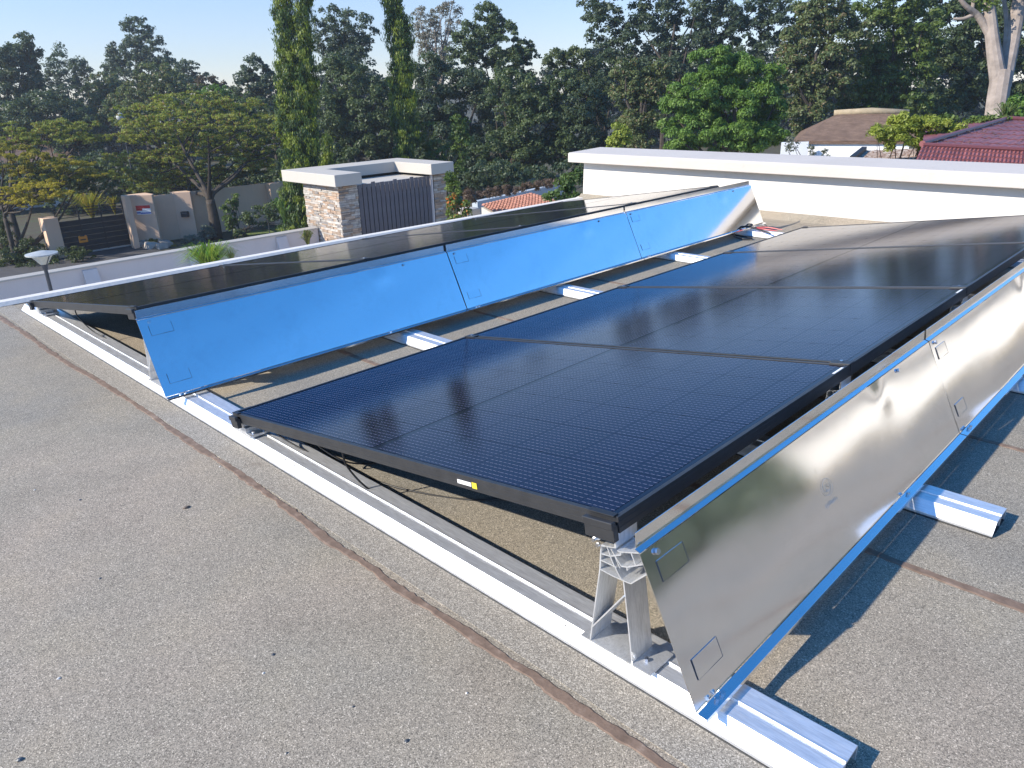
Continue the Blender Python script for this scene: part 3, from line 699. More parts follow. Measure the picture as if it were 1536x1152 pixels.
def onface(a, b, s0, s1, z0, z1, o0, o1):
    a = np.array(a); b = np.array(b); d = (b-a)/np.linalg.norm(b-a); n_ = np.array([d[1], -d[0]])
    P = [a+d*s0+n_*o0, a+d*s1+n_*o0, a+d*s1+n_*o1, a+d*s0+n_*o1]
    return MB().prism([tuple(p) for p in P][::-1], 2, z0, z1)
onface((-36.14,14.3),(-35.62,14.95),.25,.60,-4.42,-4.16,.005,.16).build('box_body', BLACKSTEEL, mbx)
onface((-36.14,14.3),(-35.62,14.95),.30,.55,-4.24,-4.21,.161,.175).build('flap', DARKMETAL, mbx)
sg = empty('security_sign', (-35.59, 12.5, -3.7), 'small red, white and blue sign board on the beige gate pillar', 'sign')
fa, fb = (-36.15,12.0), (-35.35,13.0)
onface(fa, fb, .45,1.10,-4.02,-3.60,.004,.025).build('board', SIGNWHITE, sg)
onface(fa, fb, .45,1.10,-3.74,-3.60,.026,.030).build('red_band', SIGNRED, sg); onface(fa, fb, .45,.72,-3.84,-3.742,.026,.030).build('red_band', SIGNRED, sg)
onface(fa, fb, .45,.62,-3.97,-3.90,.026,.030).build('blue_band', SIGNBLUE, sg); onface(fa, fb, .62,1.10,-3.99,-3.93,.026,.030).build('blue_band', SIGNBLUE, sg)
gt = empty('sliding_gate', (-36.4, 10.3, GZ), 'black steel sliding gate with open rails along its top', 'gate')
ga, gb = 8.95, 11.95
for k in range(6):
    g = MB(); z0 = GZ+.06+k*.245; g.box(-36.45,-36.41,ga,gb,z0,z0+.235); g.build('panel', BLACKSTEEL, gt)
for k in range(4):
    g = MB(); z0 = GZ+1.66+k*.13; g.tube([(-36.43,ga,z0),(-36.43,gb,z0)], 0.016, 6); g.build('top_rail', BLACKSTEEL, gt)
for y in (ga+.02, ga+.98, ga+1.95, gb-.05):
    g = MB(); g.box(-36.47,-36.40,y,y+.05,GZ+.05,GZ+2.13); g.build('post', BLACKSTEEL, gt)
g = MB(); g.box(-36.46,-36.30,ga,gb+1.0,GZ+.01,GZ+.05); g.build('track', LAMPWHITE, gt)
os_ = empty('orange_sign', (-36.4, 9.9, GZ+.4), 'small orange sign with notched top on the black gate', 'sign')
g = MB(); g.prism([(9.72,-5.03),(9.72,-4.74),(9.78,-4.70),(9.83,-4.75),(9.99,-4.75),(10.04,-4.70),(10.10,-4.74),(10.10,-5.03)], 0, -36.405, -36.39); g.build('board', ORANGE, os_)
g = MB(); g.box(-36.389,-36.385,9.79,10.03,-4.92,-4.87); g.build('print_line', BLACKSTEEL, os_)
# standpipe and garden post
sp = at(257, 375, 38.5)
g = MB(); g.tube([(sp[0],sp[1],GZ),(sp[0],sp[1],GZ+1.05),(sp[0]-.02,sp[1]-.06,GZ+1.13),(sp[0]-.1,sp[1]-.5,GZ+1.14),(sp[0]-.1,sp[1]-.55,GZ+1.06)], 0.03, 6)
tag(g.build('standpipe', POLE), 'thin dark bent standpipe standing beside the clipped hedge', 'standpipe')
sp = at(275, 372, 38.3); g = MB(); g.tube([(sp[0],sp[1],GZ),(sp[0],sp[1],GZ+1.25)], 0.03, 6); tag(g.build('garden_post', POLE), 'thin upright dark post beside the silver shrub', 'post')
sp = at(404, 345, 36.5); g = MB(); g.tube([(sp[0],sp[1],GZ),(sp[0],sp[1],GZ+1.0)], 0.025, 6); tag(g.build('garden_post', POLE), 'thin dark post at the edge of the small lawn', 'post')
# rubble stones by the gate
RBL = ['leftmost rubble stone, against the gate pillar foot', 'second rubble stone from the gate pillar', 'third rubble stone from the gate pillar', 'middle rubble stone of the heap by the gate', 'fifth rubble stone from the gate pillar', 'sixth rubble stone, before the clipped hedge', 'seventh rubble stone, left of the standpipe', 'rightmost rubble stone, at the hedge end']
for k in range(8):
    p = onz(212+k*5.2+RND.uniform(-1.5,1.5), 371+RND.uniform(-5,3), GZ); s_ = RND.uniform(.16,.34); g = MB()
    cc = RND.uniform(.28,.45); g.jbox(p[0]-s_,p[0]+s_,p[1]-s_,p[1]+s_,GZ-.02,GZ+s_*.9,s_*.35,(cc,cc*.88,cc*.76))
    tag(g.build('rubble_stone', ROCK), RBL[k], 'stone', 'rubble stones heaped by the gate pillar')

# ---- white house glimpsed behind the yellow tree
hs = empty('white_house', (-46, 9, GZ), 'white walled house glimpsed through the trees left of the gate', 'house')
a = at(30, 320, 50); g = MB(); g.box(a[0]-6, a[0], a[1]-6.5, a[1]+3.2, GZ, -2.6); g.build('wall', HOUSEWHITE, hs)
for y in (-5.6, -3.7, -1.8, .1, 2.0): g = MB(); g.box(a[0]+.6,a[0]+.9,a[1]+y,a[1]+y+.3,GZ,-2.9); g.build('column', HOUSEWHITE, hs)
for y in (-4.9, -3.0, -1.1, .8): g = MB(); g.box(a[0]+.001,a[0]+.04,a[1]+y,a[1]+y+.9,GZ+.3,-3.5); g.build('window', BLACKSTEEL, hs)
g = MB(); g.prism([(a[0]-7,-2.6),(a[0]+1.3,-2.6),(a[0]-3,-1.1)], 1, a[1]-7, a[1]+3.8); g.build('roof', THATCH, hs)
# globe lamp and street lamp in the trees
p = at(181, 176, 44); t = empty('globe_lamp', (p[0],p[1],GZ), 'white globe lamp at the left edge of the umbrella tree', 'lamp')
g = MB(); g.tube([(p[0],p[1],GZ),(p[0],p[1],p[2]-.25)], .05, 6); g.build('pole', POLE, t)
def ball(g, c, r, n=12, sq=1.0):
    pts = []; rs = []
    for k in range(n+1):
        a = math.pi*k/n; pts.append((c[0], c[1], c[2]-r*sq*math.cos(a))); rs.append(max(1e-3, r*math.sin(a)))
    g.tube(pts, rs, 14)
g = MB(); ball(g, p, .25); g.build('globe', LAMPWHITE, t, smooth=True)
p = at(232, 135, 70); t = empty('street_lamp', (p[0],p[1],GZ), 'thin street lamp rising among the far trees', 'street lamp')
g = MB(); g.tube([(p[0],p[1],GZ),(p[0],p[1],p[2])], .07, 6); g.build('pole', LAMPWHITE, t); g = MB(); ball(g, (p[0],p[1],p[2]+.15), .2); g.build('lamp_head', LAMPWHITE, t, smooth=True)

# ---- small clay roof, blue-grey wall, dead creeper on it
A_ = at(722,312,19); B_ = at(795,291,22); C_ = at(832,301,21); D_ = at(760,325,17.5)
cz = onz(760,316,-2.6)
t = empty('clay_roof_shed', (cz[0],cz[1],GZ), 'low outbuilding with orange clay tiled roof below the roof edge', 'outbuilding')
q0, q1, q2, q3 = onz(722,308,-2.30), onz(796,291,-2.30), onz(838,303,-2.42), onz(755,326,-2.42)
g = MB(); NC = 16; NRW = 9
for i in range(NC):
    for j in range(NRW):
        def Q(a, b): return (1-b)*((1-a)*q0+a*q1)+b*((1-a)*q3+a*q2)
        p00, p10, p11, p01 = Q(i/NC, j/NRW), Q((i+.94)/NC, j/NRW), Q((i+.94)/NC, (j+1.1)/NRW), Q(i/NC, (j+1.1)/NRW)
        pm0, pm1 = (p00+p10)/2, (p01+p11)/2; k = RND.uniform(.85,1.15); col = (0.42*k, 0.19*k, 0.12*k); up = np.array([0,0,.05]); lo = np.array([0,0,.0])
        pts = [p00+lo, pm0+up, p10+lo, p01+lo+up*.7, pm1+up*1.7, p11+lo+up*.7, p01-up*.2, p11-up*.2]
        g.add(pts, [(0,1,4,3),(1,2,5,4),(3,4,5,7,6)], col)
o = g.build('clay_tiles', TILE, t); o['kind'] = 'stuff'
g = MB(); dn = np.array([0,0,1.0])
for (a, b) in ((q0,q1),(q1,q2),(q2,q3),(q3,q0)):
    aa = a-dn*.06; bb = b-dn*.06; g.add([aa, bb, (bb[0],bb[1],GZ), (aa[0],aa[1],GZ)], [(0,1,2,3)])
g.add([q0-dn*.06,q1-dn*.06,q2-dn*.06,q3-dn*.06], [(0,1,2,3)])
g.build('wall', SLAB, t)
w0, w1 = onz(712,302,-2.45), onz(850,273,-2.45)
t = empty('blue_grey_wall', (w0[0],w0[1],GZ), 'pale blue-grey garden wall behind the clay roof, topped by dead creeper', 'wall')
d = w1-w0; L_ = np.linalg.norm(d); d /= L_; nn = np.array([d[1],-d[0],0])
g = MB(); P = [w0-nn*.12, w1-nn*.12, w1+nn*.12, w0+nn*.12]; g.add(P+[(p[0],p[1],GZ) for p in P], [(0,1,2,3),(0,4,5,1),(1,5,6,2),(2,6,7,3),(3,7,4,0)]); g.build('wall_body', DULLBLUE, t)
g = MB(); w2 = onz(703,312,-2.5); g.box(w2[0]-.3,w2[0]+.3,w2[1]-.25,w2[1]+.25,GZ,-2.5); g.build('end_pier', SLAB, t, bevel=.02)

# ---- leafy mass: numpy leaf clouds
def leaf_mesh(name, C, N, S, asp, col, mat, droop=0.0, fold=0):
    n = len(C); up = np.array([0,0,1.0])
    N = N/np.linalg.norm(N, axis=1, keepdims=True)
    a = NR.normal(size=(n,3)); 
    if droop: a = a*(1-droop)+np.array([0,0,-1.6])*droop
    a -= (a*N).sum(1, keepdims=True)*N; a /= np.linalg.norm(a, axis=1, keepdims=True)+1e-9
    b = np.cross(N, a); S = S[:, None]
    V = np.empty((n,4,3)); V[:,0] = C-a*S*.5; V[:,1] = C+b*S*.5*asp+N*S*.06; V[:,2] = C+a*S*.5-N*S*.05; V[:,3] = C-b*S*.5*asp+N*S*.06
    me = bpy.data.meshes.new(name); me.vertices.add(n*4); me.loops.add(n*4); me.polygons.add(n)
    me.vertices.foreach_set('co', V.astype(np.float32).ravel()); me.loops.foreach_set('vertex_index', np.arange(n*4, dtype=np.int32))
    me.polygons.foreach_set('loop_start', np.arange(0, n*4, 4, dtype=np.int32)); me.polygons.foreach_set('loop_total', np.full(n, 4, dtype=np.int32))
    me.update(calc_edges=True)
    ca = me.color_attributes.new('Col', 'FLOAT_COLOR', 'POINT'); cc = np.ones((n*4,4), dtype=np.float32); cc[:,:3] = np.repeat(col, 4, axis=0)
    ca.data.foreach_set('color', cc.ravel()); me.materials.append(mat); return me

def rnd_dir(n):
    v = NR.normal(size=(n,3)); return v/np.linalg.norm(v, axis=1, keepdims=True)
TOT = [0]
def cloud(ells, d, leafpx, cover, cols, sub=0.30, flat=1.0, asp=0.55, mat=None, loose=0.35, droop=0.0, clump=1.0, depth=0.85):
    """ells: crown lobes (u, v, ru, rv) in photo pixels at distance d; returns arrays of leaves."""
    leafpx = leafpx*.86; px = d/FPX; Cs=[];Ns=[];Ss=[];Ks=[]; subs=[]
    for e in ells:
        u, v, ru, rv = e[:4]; dd = d+(e[4] if len(e) > 4 else 0); c0 = at(u, v, dd)
        rx, rz = ru*px, rv*px; ry = rx*depth
        if rv > ru*1.6: ry = rx
        vol = (ru*rv)
        sr = sub*min(rx, rz)**.5*(0.9)            # sub-clump radius (m)
        sr = min(max(sr, 0.22*min(rx,rz)), 0.6*min(rx, rz))
        sr = sr*clump
        nsub = max(6, int(2.6*(rx*rz)/(sr*sr)))
        dr = rnd_dir(nsub); rad = NR.random(nsub)**0.28
        hd = np.array([_F[0], _F[1], 0]); hd /= np.linalg.norm(hd); rt = np.array([-hd[1], hd[0], 0])
        off = dr[:,0:1]*rt*rx+dr[:,1:2]*hd*ry+dr[:,2:3]*np.array([0,0,1])*rz
        cen = c0+off*(rad[:,None])*(1-0.35*sr/max(rx,rz))
        nleaf = int(3.7*cover*math.pi*vol/(leafpx*leafpx*asp*0.5)/nsub)+3
        for s_i in range(nsub):
            r_ = sr*NR.uniform(.6,1.25); k = NR.random()
            dl = rnd_dir(nleaf); dl[:,2] = np.where(dl[:,2] < -0.25, -dl[:,2]*.6, dl[:,2]); rr = r_*(1-loose*NR.random(nleaf)**1.5)
            P = cen[s_i]+dl*rr[:,None]*np.array([1,1,flat])
            P += NR.normal(size=P.shape)*r_*0.12
            nrm = dl*0.8+rnd_dir(nleaf)*0.75+np.array([0,0,.25])
            Cs.append(P); Ns.append(nrm); Ss.append(leafpx*px*NR.uniform(.6,1.4,nleaf))
            kk = np.clip(k*.7+.3*NR.random(nleaf), 0, 1)[:,None]
            Ks.append(np.array(cols[0])*(1-kk)+np.array(cols[1])*kk)
            if len(cols) > 2:
                m_ = NR.random(nleaf) < .14; Ks[-1][m_] = np.array(cols[2])*NR.uniform(.7,1.2,(m_.sum(),1))
                Ks[-1] *= NR.uniform(.92,1.55,(nleaf,1))
            subs.append(cen[s_i])
    C = np.concatenate(Cs); TOT[0] += len(C)
    return C, np.concatenate(Ns), np.concatenate(Ss), np.concatenate(Ks), subs

def tree(name, label, d, ells, cols, leafpx=4.5, cover=1.5, cat='tree', group='trees behind the gardens', base=None, trunk=0.25, bark=None, limbs=9, mat=None, asp=0.55, trunkmb=None, **kw):
    C, N, S, K, subs = cloud(ells, d, leafpx, cover, cols, asp=asp, **kw)
    if base is None:
        e = max(ells, key=lambda q: q[1]+q[3]); b = at(e[0], e[1], d)
    else: b = at(base[0], base[1], d)
    t = empty(name, (b[0], b[1], GZ), label, cat, group)
    l = np.array([b[0], b[1], GZ])
    me = leaf_mesh('crown', C-l, N, S, asp, K, mat or LEAF, kw.get('droop', 0.0))
    o = bpy.data.objects.new('crown', me); SC.collection.objects.link(o); o.parent = t
    g = trunkmb or MB()
    if not trunkmb:
        zs = np.array([s_[2] for s_ in subs]); ztop = np.percentile(zs, 55)
        low = np.percentile(zs, 8)
        m0 = np.array([b[0]+RND.uniform(-.3,.3), b[1]+RND.uniform(-.3,.3), GZ*.45+low*.55]); mid = np.mean(subs, axis=0)
        m1 = np.array([m0[0]*.4+mid[0]*.6, m0[1]*.4+mid[1]*.6, ztop])
        g.tube(smooth_pts([(b[0],b[1],GZ-.05), m0, m1], 4), [trunk*(1-.75*k/8) for k in range(9)], 8)
        for k in range(limbs):
            s_ = subs[RND.randrange(len(subs))]; f = RND.uniform(.0,.7); st = m0*(1-f)+m1*f
            md = (st+s_)/2+np.array([RND.uniform(-.3,.3), RND.uniform(-.3,.3), -.15*np.linalg.norm(s_-st)*.5])
            P = smooth_pts([st, md, s_], 4); g.tube(P, [trunk*.42*(1-.82*q/(len(P)-1)) for q in range(len(P))], 6)
    g.build('trunk', bark or BARK_D, t)
    return t
DG = ((0.034,0.062,0.024),(0.130,0.170,0.068)); DB = ((0.030,0.056,0.032),(0.110,0.145,0.078)); MG = ((0.056,0.100,0.022),(0.145,0.200,0.045))
OL = ((0.050,0.078,0.030),(0.135,0.160,0.062),(0.17,0.13,0.07)); BG = ((0.060,0.135,0.024),(0.165,0.265,0.052)); YG = ((0.16,0.21,0.03),(0.34,0.38,0.07))
GB = ((0.040,0.065,0.042),(0.110,0.145,0.088))
FAR = 'trees far beyond the left gardens'
tree('broadleaf_tree', 'dark tree cut by the left picture edge, tallest of the far left group', 58, [(12,112,48,52),(42,78,20,30),(2,165,55,45),(34,118,30,40)], DB, 4.2, 1.3, group=FAR)
tree('broadleaf_tree', 'pale airy tree standing against the sky right of the left edge tree', 70, [(98,104,34,36),(75,128,26,22),(125,118,26,22),(100,148,40,22)], GB, 3.8, 0.75, group=FAR, loose=.6)
tree('broadleaf_tree', 'low dark rounded tree below the pale airy tree', 52, [(70,178,62,38),(125,195,42,36),(20,195,50,40),(95,225,50,30)], DB, 4.2, 1.6, group=FAR)
tree('broadleaf_tree', 'tall cone shaped tree rising highest against the sky at the left', 74, [(205,48,24,26),(190,82,32,26),(225,80,34,26),(205,110,50,26),(255,98,22,16),(170,98,18,14)], GB, 3.8, 1.15, group=FAR)
tree('broadleaf_tree', 'grey green tree at the right foot of the tall cone shaped tree', 72, [(283,108,24,18),(300,120,18,12),(270,128,30,14)], GB, 3.8, 1.0, group=FAR)
tree('broadleaf_tree', 'olive tree left of and below the tall cone shaped tree', 62, [(158,132,32,26),(180,150,36,26),(150,165,34,26)], OL, 4.2, 1.3, group=FAR)
tree('broadleaf_tree', 'brownish olive tree in front of the tall cone shaped tree', 60, [(240,118,42,22),(280,138,34,18),(225,140,44,24),(200,165,50,30)], OL, 4.2, 1.4, group=FAR)
tree('broadleaf_tree', 'reddish brown low tree between the olive tree and the umbrella tree top', 64, [(312,128,24,15),(335,135,16,12)], ((0.06,0.045,0.03),(0.10,0.075,0.05)), 4, 1.2, group=FAR)
tree('broadleaf_tree', 'bright green low tree just above the umbrella tree', 56, [(330,143,34,14),(355,150,28,16)], BG, 4, 1.4, group=FAR)
tree('broadleaf_tree', 'blue green tree touching the left side of the twin weeping columns', 54, [(388,106,26,26),(375,135,30,26),(400,140,26,30)], GB, 4.2, 1.4, group=FAR)
tree('broadleaf_tree', 'dark green tree behind the umbrella tree crown', 50, [(215,185,50,30),(310,165,70,22),(385,185,50,34)], DG, 4.5, 1.4, group=FAR)
MID = 'trees behind the gatehouse'
tree('broadleaf_tree', 'grey green feathery topped tree between the two weeping columns', 50, [(500,52,34,40),(535,55,34,38),(515,95,45,40)], GB, 4.2, 1.0, group=MID)
tree('broadleaf_tree', 'dense dark tree right of the twin weeping columns', 46, [(525,130,52,50),(500,190,50,50),(560,180,44,60),(530,235,70,35),(590,215,40,55)], DG, 4.8, 1.5, group=MID)
tree('dry_tree', 'pale grey leafless looking tree right of the single weeping column', 54, [(640,40,24,32),(672,30,26,28),(655,75,30,32)], ((0.16,0.15,0.125),(0.24,0.22,0.19)), 3.0, 0.55, group=MID, loose=.7, bark=BARK_P, limbs=22)
tree('broadleaf_tree', 'tall dark tree whose top stands against the sky in the picture centre', 48, [(728,38,32,34),(748,68,42,34),(700,85,32,40),(788,80,22,20),(760,105,48,30)], DG, 4.6, 1.5, group=MID)
tree('broadleaf_tree', 'broad dark tree filling the middle behind the gatehouse', 43, [(650,140,44,60),(700,150,50,50),(650,215,50,60),(715,225,55,55)], DB, 4.8, 1.5, group=MID)
tree('broadleaf_tree', 'broad dark tree left of the parapet end', 41, [(770,150,52,45),(800,200,50,60),(760,240,60,45),(845,150,40,45),(850,215,45,50)], DG, 4.8, 1.5, group=MID)
tree('broadleaf_tree', 'olive tinged tree in front of the sky gap right of the centre', 44, [(838,95,28,22),(868,100,32,26),(905,120,36,34)], OL[:2], 4.5, 1.4, group=MID)
tree('broadleaf_tree', 'bright young slender tree behind the right gate pillar', 34, [(640,205,16,24),(688,190,16,20),(692,222,22,28),(655,235,20,24),(690,262,24,26),(672,275,20,18)], MG, 5, 0.9, group=MID, limbs=12, bark=BARK_B, trunk=.1)
tree('broadleaf_tree', 'dark tree above the bright green round tree with sky gaps between its limbs', 45, [(905,42,36,34),(925,85,36,36),(985,15,46,40),(960,60,40,36),(1060,20,52,38),(1030,70,50,40),(1120,15,50,36),(1110,75,48,42),(1170,40,40,40),(1000,110,60,36),(900,-10,40,30)], DB, 4.8, 1.12, group=MID, limbs=26, base=(1000,200), loose=.5)
tree('broadleaf_tree', 'dark blue green tree behind the yellow bush by the parapet', 40, [(880,190,36,60),(915,235,36,40),(895,140,26,30)], DB, 4.8, 1.5, group=MID)
tree('broadleaf_tree', 'dull olive brown tree left of the bright green round tree', 37, [(945,130,30,40),(965,165,30,44),(985,130,30,40),(955,205,34,40)], OL, 4.6, 1.5, group=MID)
tree('mango_tree', 'bright green dense round tree behind the white parapet', 29, [(1075,105,48,34),(1110,125,46,40),(1040,155,52,38),(1090,170,60,40),(1035,200,52,32),(1105,208,58,26),(1150,150,34,46),(1150,205,34,26)], BG, 5.6, 2.5, group='trees behind the parapet', asp=.38, droop=.4)
RG = 'trees behind the parapet'
tree('broadleaf_tree', 'olive brown tree between the bright green tree and the thatched roof', 36, [(1215,60,48,46),(1190,120,36,46),(1240,120,50,48),(1210,175,36,32),(1265,60,44,50),(1230,10,44,36)], OL, 5, 1.5, group=RG)
tree('broadleaf_tree', 'dark green tree behind the thatched house ridge', 38, [(1310,60,48,50),(1300,125,48,44),(1355,110,48,50),(1370,50,48,48),(1330,5,60,36),(1290,155,40,24),(1350,160,50,26)], MG, 5.5, 1.35, group=RG)
tree('broadleaf_tree', 'very dark tree behind the big pale trunk', 43, [(1420,60,50,60),(1430,130,50,50),(1470,90,50,70),(1530,80,46,80),(1415,0,60,40),(1500,10,60,40),(1400,165,50,26),(1540,160,46,36)], DG, 5.5, 1.5, group=RG)
tree('yellow_bush', 'yellow green bush just above the left part of the parapet', 26, [(930,203,19,17),(922,215,17,10)], YG, 5, 1.7, cat='bush', group='garden shrubs', trunk=.08)
tree('yellow_shrub', 'yellow green leafy shrub in front of the thatched house', 17, [(1330,203,26,18),(1362,188,36,16),(1398,192,34,18),(1345,213,34,12),(1390,212,36,12),(1428,203,24,15)], YG, 6.5, 2.4, cat='bush', group='garden shrubs', asp=.32, trunk=.06)
tree('green_shrub', 'mid green shrub between the yellow shrub and the red roof', 19, [(1440,208,26,12),(1468,192,24,14),(1420,182,16,9),(1500,182,26,9)], MG, 7, 1.5, cat='bush', group='garden shrubs', trunk=.06)
tree('green_shrub', 'bushy shrub at the right picture edge beside the spiky plant', 21, [(1530,160,22,16),(1540,178,18,12)], BG, 6.5, 1.5, cat='bush', group='garden shrubs', trunk=.06)
tree('green_shrub', 'green leafy shrub at the left end of the white parapet', 13.5, [(848,275,15,18),(862,265,12,12),(836,295,20,13),(856,298,14,14)], ((0.05,0.09,0.025),(0.11,0.17,0.05)), 7, 1.3, cat='bush', group='garden shrubs', asp=.45, trunk=.05)
tree('flowering_shrub', 'shrub with orange flowers right of the gatehouse', 22, [(684,302,14,13),(682,322,14,15),(694,316,12,14)], ((0.06,0.10,0.02),(0.14,0.18,0.04),(0.45,0.12,0.02)), 5, 1.4, cat='bush', group='garden shrubs', trunk=.05)
tree('green_shrub', 'bright leafy bush beside the right stone pillar', 24, [(680,285,12,14),(676,268,10,12)], MG, 5.5, 1.2, cat='bush', group='garden shrubs', trunk=.05)
tree('pale_bush', 'dusty pale bush above the dead creeper', 33, [(817,262,12,12),(822,275,14,8)], ((0.10,0.13,0.07),(0.16,0.19,0.10)), 4.5, 1.2, cat='bush', group='garden shrubs', trunk=.05)
tree('green_shrub', 'dark green low bushes behind the blue-grey wall', 32, [(740,265,50,24),(700,280,24,20),(800,270,40,18),(860,262,34,22),(920,245,40,16)], DB, 5, 1.5, cat='bush', group='garden shrubs', trunk=.05)
# dead brown creeper on the wall
C, N, S, K, subs = cloud([(712,296,17,11),(735,290,20,9),(765,285,20,8),(795,280,20,8),(825,275,20,7),(850,268,16,7)], 22.5, 3.6, 1.3, ((0.09,0.06,0.045),(0.17,0.12,0.095)), asp=.3, sub=.35, loose=.7)
o = bpy.data.objects.new('dead_creeper', leaf_mesh('dead_creeper', C, N, S, .3, K, LEAF)); SC.collection.objects.link(o)
tag(o, 'dry brown leafless creeper draped along the blue-grey wall top', 'creeper')
# distant woods closing the lower gaps
C, N, S, K, subs = cloud([(u, 212+RND.uniform(-8,8), 62, (66 if u < 455 else 104 if u < 900 else 150)+RND.uniform(-6,10)) for u in range(-60,1640,70)], 84, 6.5, 1.25, ((0.014,0.026,0.018),(0.030,0.050,0.028)), sub=.5)
o = bpy.data.objects.new('distant_woods', leaf_mesh('distant_woods', C, N, S, .55, K, LEAF)); SC.collection.objects.link(o); tag(o, 'dark distant woods behind all the garden trees', 'woods', kind='stuff')

# ---- umbrella tree over the property wall, and its yellowing neighbour
def umbrella(label, base, d, layers, cols, trunk, spread, lean=0, pxl=4.2, cover=1.0):
    b = onz(*base, GZ); g = MB(); subs = []
    C, N, S, K, subs = cloud(layers, d, pxl, cover, cols, sub=.42, flat=.28, asp=.4, loose=.55)
    t = empty('umbrella_tree', (b[0],b[1],GZ), label, 'tree', 'flat crowned umbrella trees along the drive')
    l = np.array([b[0],b[1],GZ])
    o = bpy.data.objects.new('crown', leaf_mesh('crown', C-l, N, S, .4, K, LEAFT)); SC.collection.objects.link(o); o.parent = t
    fork = np.array([b[0]-.1, b[1]+.05+lean, GZ+1.9])
    g.tube(smooth_pts([(b[0],b[1],GZ-.05),(b[0]+.05,b[1]+.02,GZ+.9),fork], 4), [trunk*(1-.3*k/8) for k in range(9)], 10)
    ch = [subs[RND.randrange(len(subs))] for _ in range(spread)]
    mains = []
    for k in range(7):
        s_ = ch[k]; md = fork*.45+s_*.55; md[2] = fork[2]+(s_[2]-fork[2])*.50
        P = smooth_pts([fork, fork*.8+md*.2+np.array([0,0,.15]), md, s_], 4); g.tube(P, [trunk*.5*(1-.8*q/(len(P)-1)) for q in range(len(P))], 7); mains.append(P)
    for s_ in ch[7:]:
        P0 = min((p for P in mains for p in P[2:-2]), key=lambda p: (p-Vector(s_)).length+RND.uniform(0,1.2))
        P = smooth_pts([P0, (P0+Vector(s_))/2+Vector((0,0,-.15)), s_], 3); g.tube(P, [trunk*.16*(1-.75*q/(len(P)-1)) for q in range(len(P))], 5)
    g.build('trunk', BARK_D, t, smooth=True); return t
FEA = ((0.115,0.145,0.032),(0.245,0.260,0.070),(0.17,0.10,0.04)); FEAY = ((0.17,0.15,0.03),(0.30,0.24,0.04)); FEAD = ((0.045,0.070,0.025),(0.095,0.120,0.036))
umbrella('wide flat crowned umbrella tree spreading over the beige wall', (325,358), 38.5,
   [(290,150,70,12),(230,165,60,12,1),(350,158,60,12,1),(390,180,50,12),(200,180,50,10),(290,178,90,12,-1.5),(240,195,70,12,-1),(350,198,70,12,-1.2),(400,215,40,12),(190,205,40,10),(290,215,80,12,1),(255,232,70,10,-1),(340,235,70,10,.5),(200,235,50,9),(390,245,40,9,.5),(300,255,80,9,.8),(240,262,50,9),(190,262,36,10,-1.5),(225,278,50,9,-1),(290,272,70,9,1)], FEA, .30, 46, cover=.95)
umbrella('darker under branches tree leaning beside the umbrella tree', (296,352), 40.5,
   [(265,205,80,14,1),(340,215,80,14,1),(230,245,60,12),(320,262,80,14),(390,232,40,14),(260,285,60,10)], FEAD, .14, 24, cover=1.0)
umbrella('feathery olive flat tree at the left picture edge, brownish top', (30,372), 36,
   [(40,192,50,10),(100,188,50,10),(70,205,70,10),(120,208,36,10),(15,215,40,10)], FEA, .18, 26, cover=1.3)
umbrella('yellowing feathery tree in front of the gate, golden lower layers', (10,388), 33,
   [(20,228,40,12),(60,238,50,11),(95,248,46,10),(20,255,40,10),(120,262,40,9),(70,268,50,9)], ((0.15,0.16,0.03),(0.34,0.27,0.045)), .2, 26, cover=1.3)
umbrella('dark feathery tree with a golden lowest branch left of the gate', (24,392), 31.5,
   [(25,282,30,8),(60,283,36,9),(20,297,30,8),(85,290,26,8),(45,302,34,8)], ((0.28,0.24,0.035),(0.45,0.36,0.05)), .12, 16, cover=1.1)
GS = 'garden shrubs'
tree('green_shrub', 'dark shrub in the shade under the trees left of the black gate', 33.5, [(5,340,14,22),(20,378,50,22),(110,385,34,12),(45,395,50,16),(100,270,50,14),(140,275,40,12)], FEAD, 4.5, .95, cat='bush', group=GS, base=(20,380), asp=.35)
tree('broadleaf_tree', 'dark thicket behind the black gate', 47, [(110,262,60,24),(60,270,50,30),(170,250,50,22),(120,300,50,20),(180,285,24,24),(20,270,40,30),(230,265,50,30),(300,280,60,30),(370,275,50,40),(440,285,40,50),(400,320,60,30)], DG, 5, 1.3, group=FAR, base=(110,300))
tree('leafy_shrub', 'dark leafy shrub against the shaded beige wall', 37.2, [(345,325,10,26),(352,300,9,12)], MG, 5, 1.2, cat='bush', group=GS, trunk=.05)
tree('silver_bush', 'round silver grey bush at the foot of the umbrella tree trunk', 37.0, [(309,349,13,12)], ((0.17,0.19,0.16),(0.28,0.30,0.26)), 4, 1.8, cat='bush', group=GS, trunk=.05, asp=.3)
tree('silver_bush', 'low silver grey bush right of the clipped hedge', 36.8, [(287,361,16,8),(300,364,10,6)], ((0.16,0.18,0.15),(0.26,0.28,0.24)), 4, 1.7, cat='bush', group=GS, trunk=.04, asp=.3)
tree('clipped_hedge', 'low clipped yellow green hedge beside the standpipe', 36.2, [(232,365,14,7),(248,368,12,7),(264,373,9,6)], ((0.14,0.13,0.03),(0.24,0.22,0.05)), 3.6, 2.4, cat='hedge', group=GS, trunk=.04)
tree('leafy_shrub', 'dark shrubs along the foot of the shaded beige wall', 37.0, [(385,325,30,14),(420,318,26,16),(360,352,14,7),(445,325,20,18)], DG, 4.6, 1.1, cat='bush', group=GS, trunk=.05)

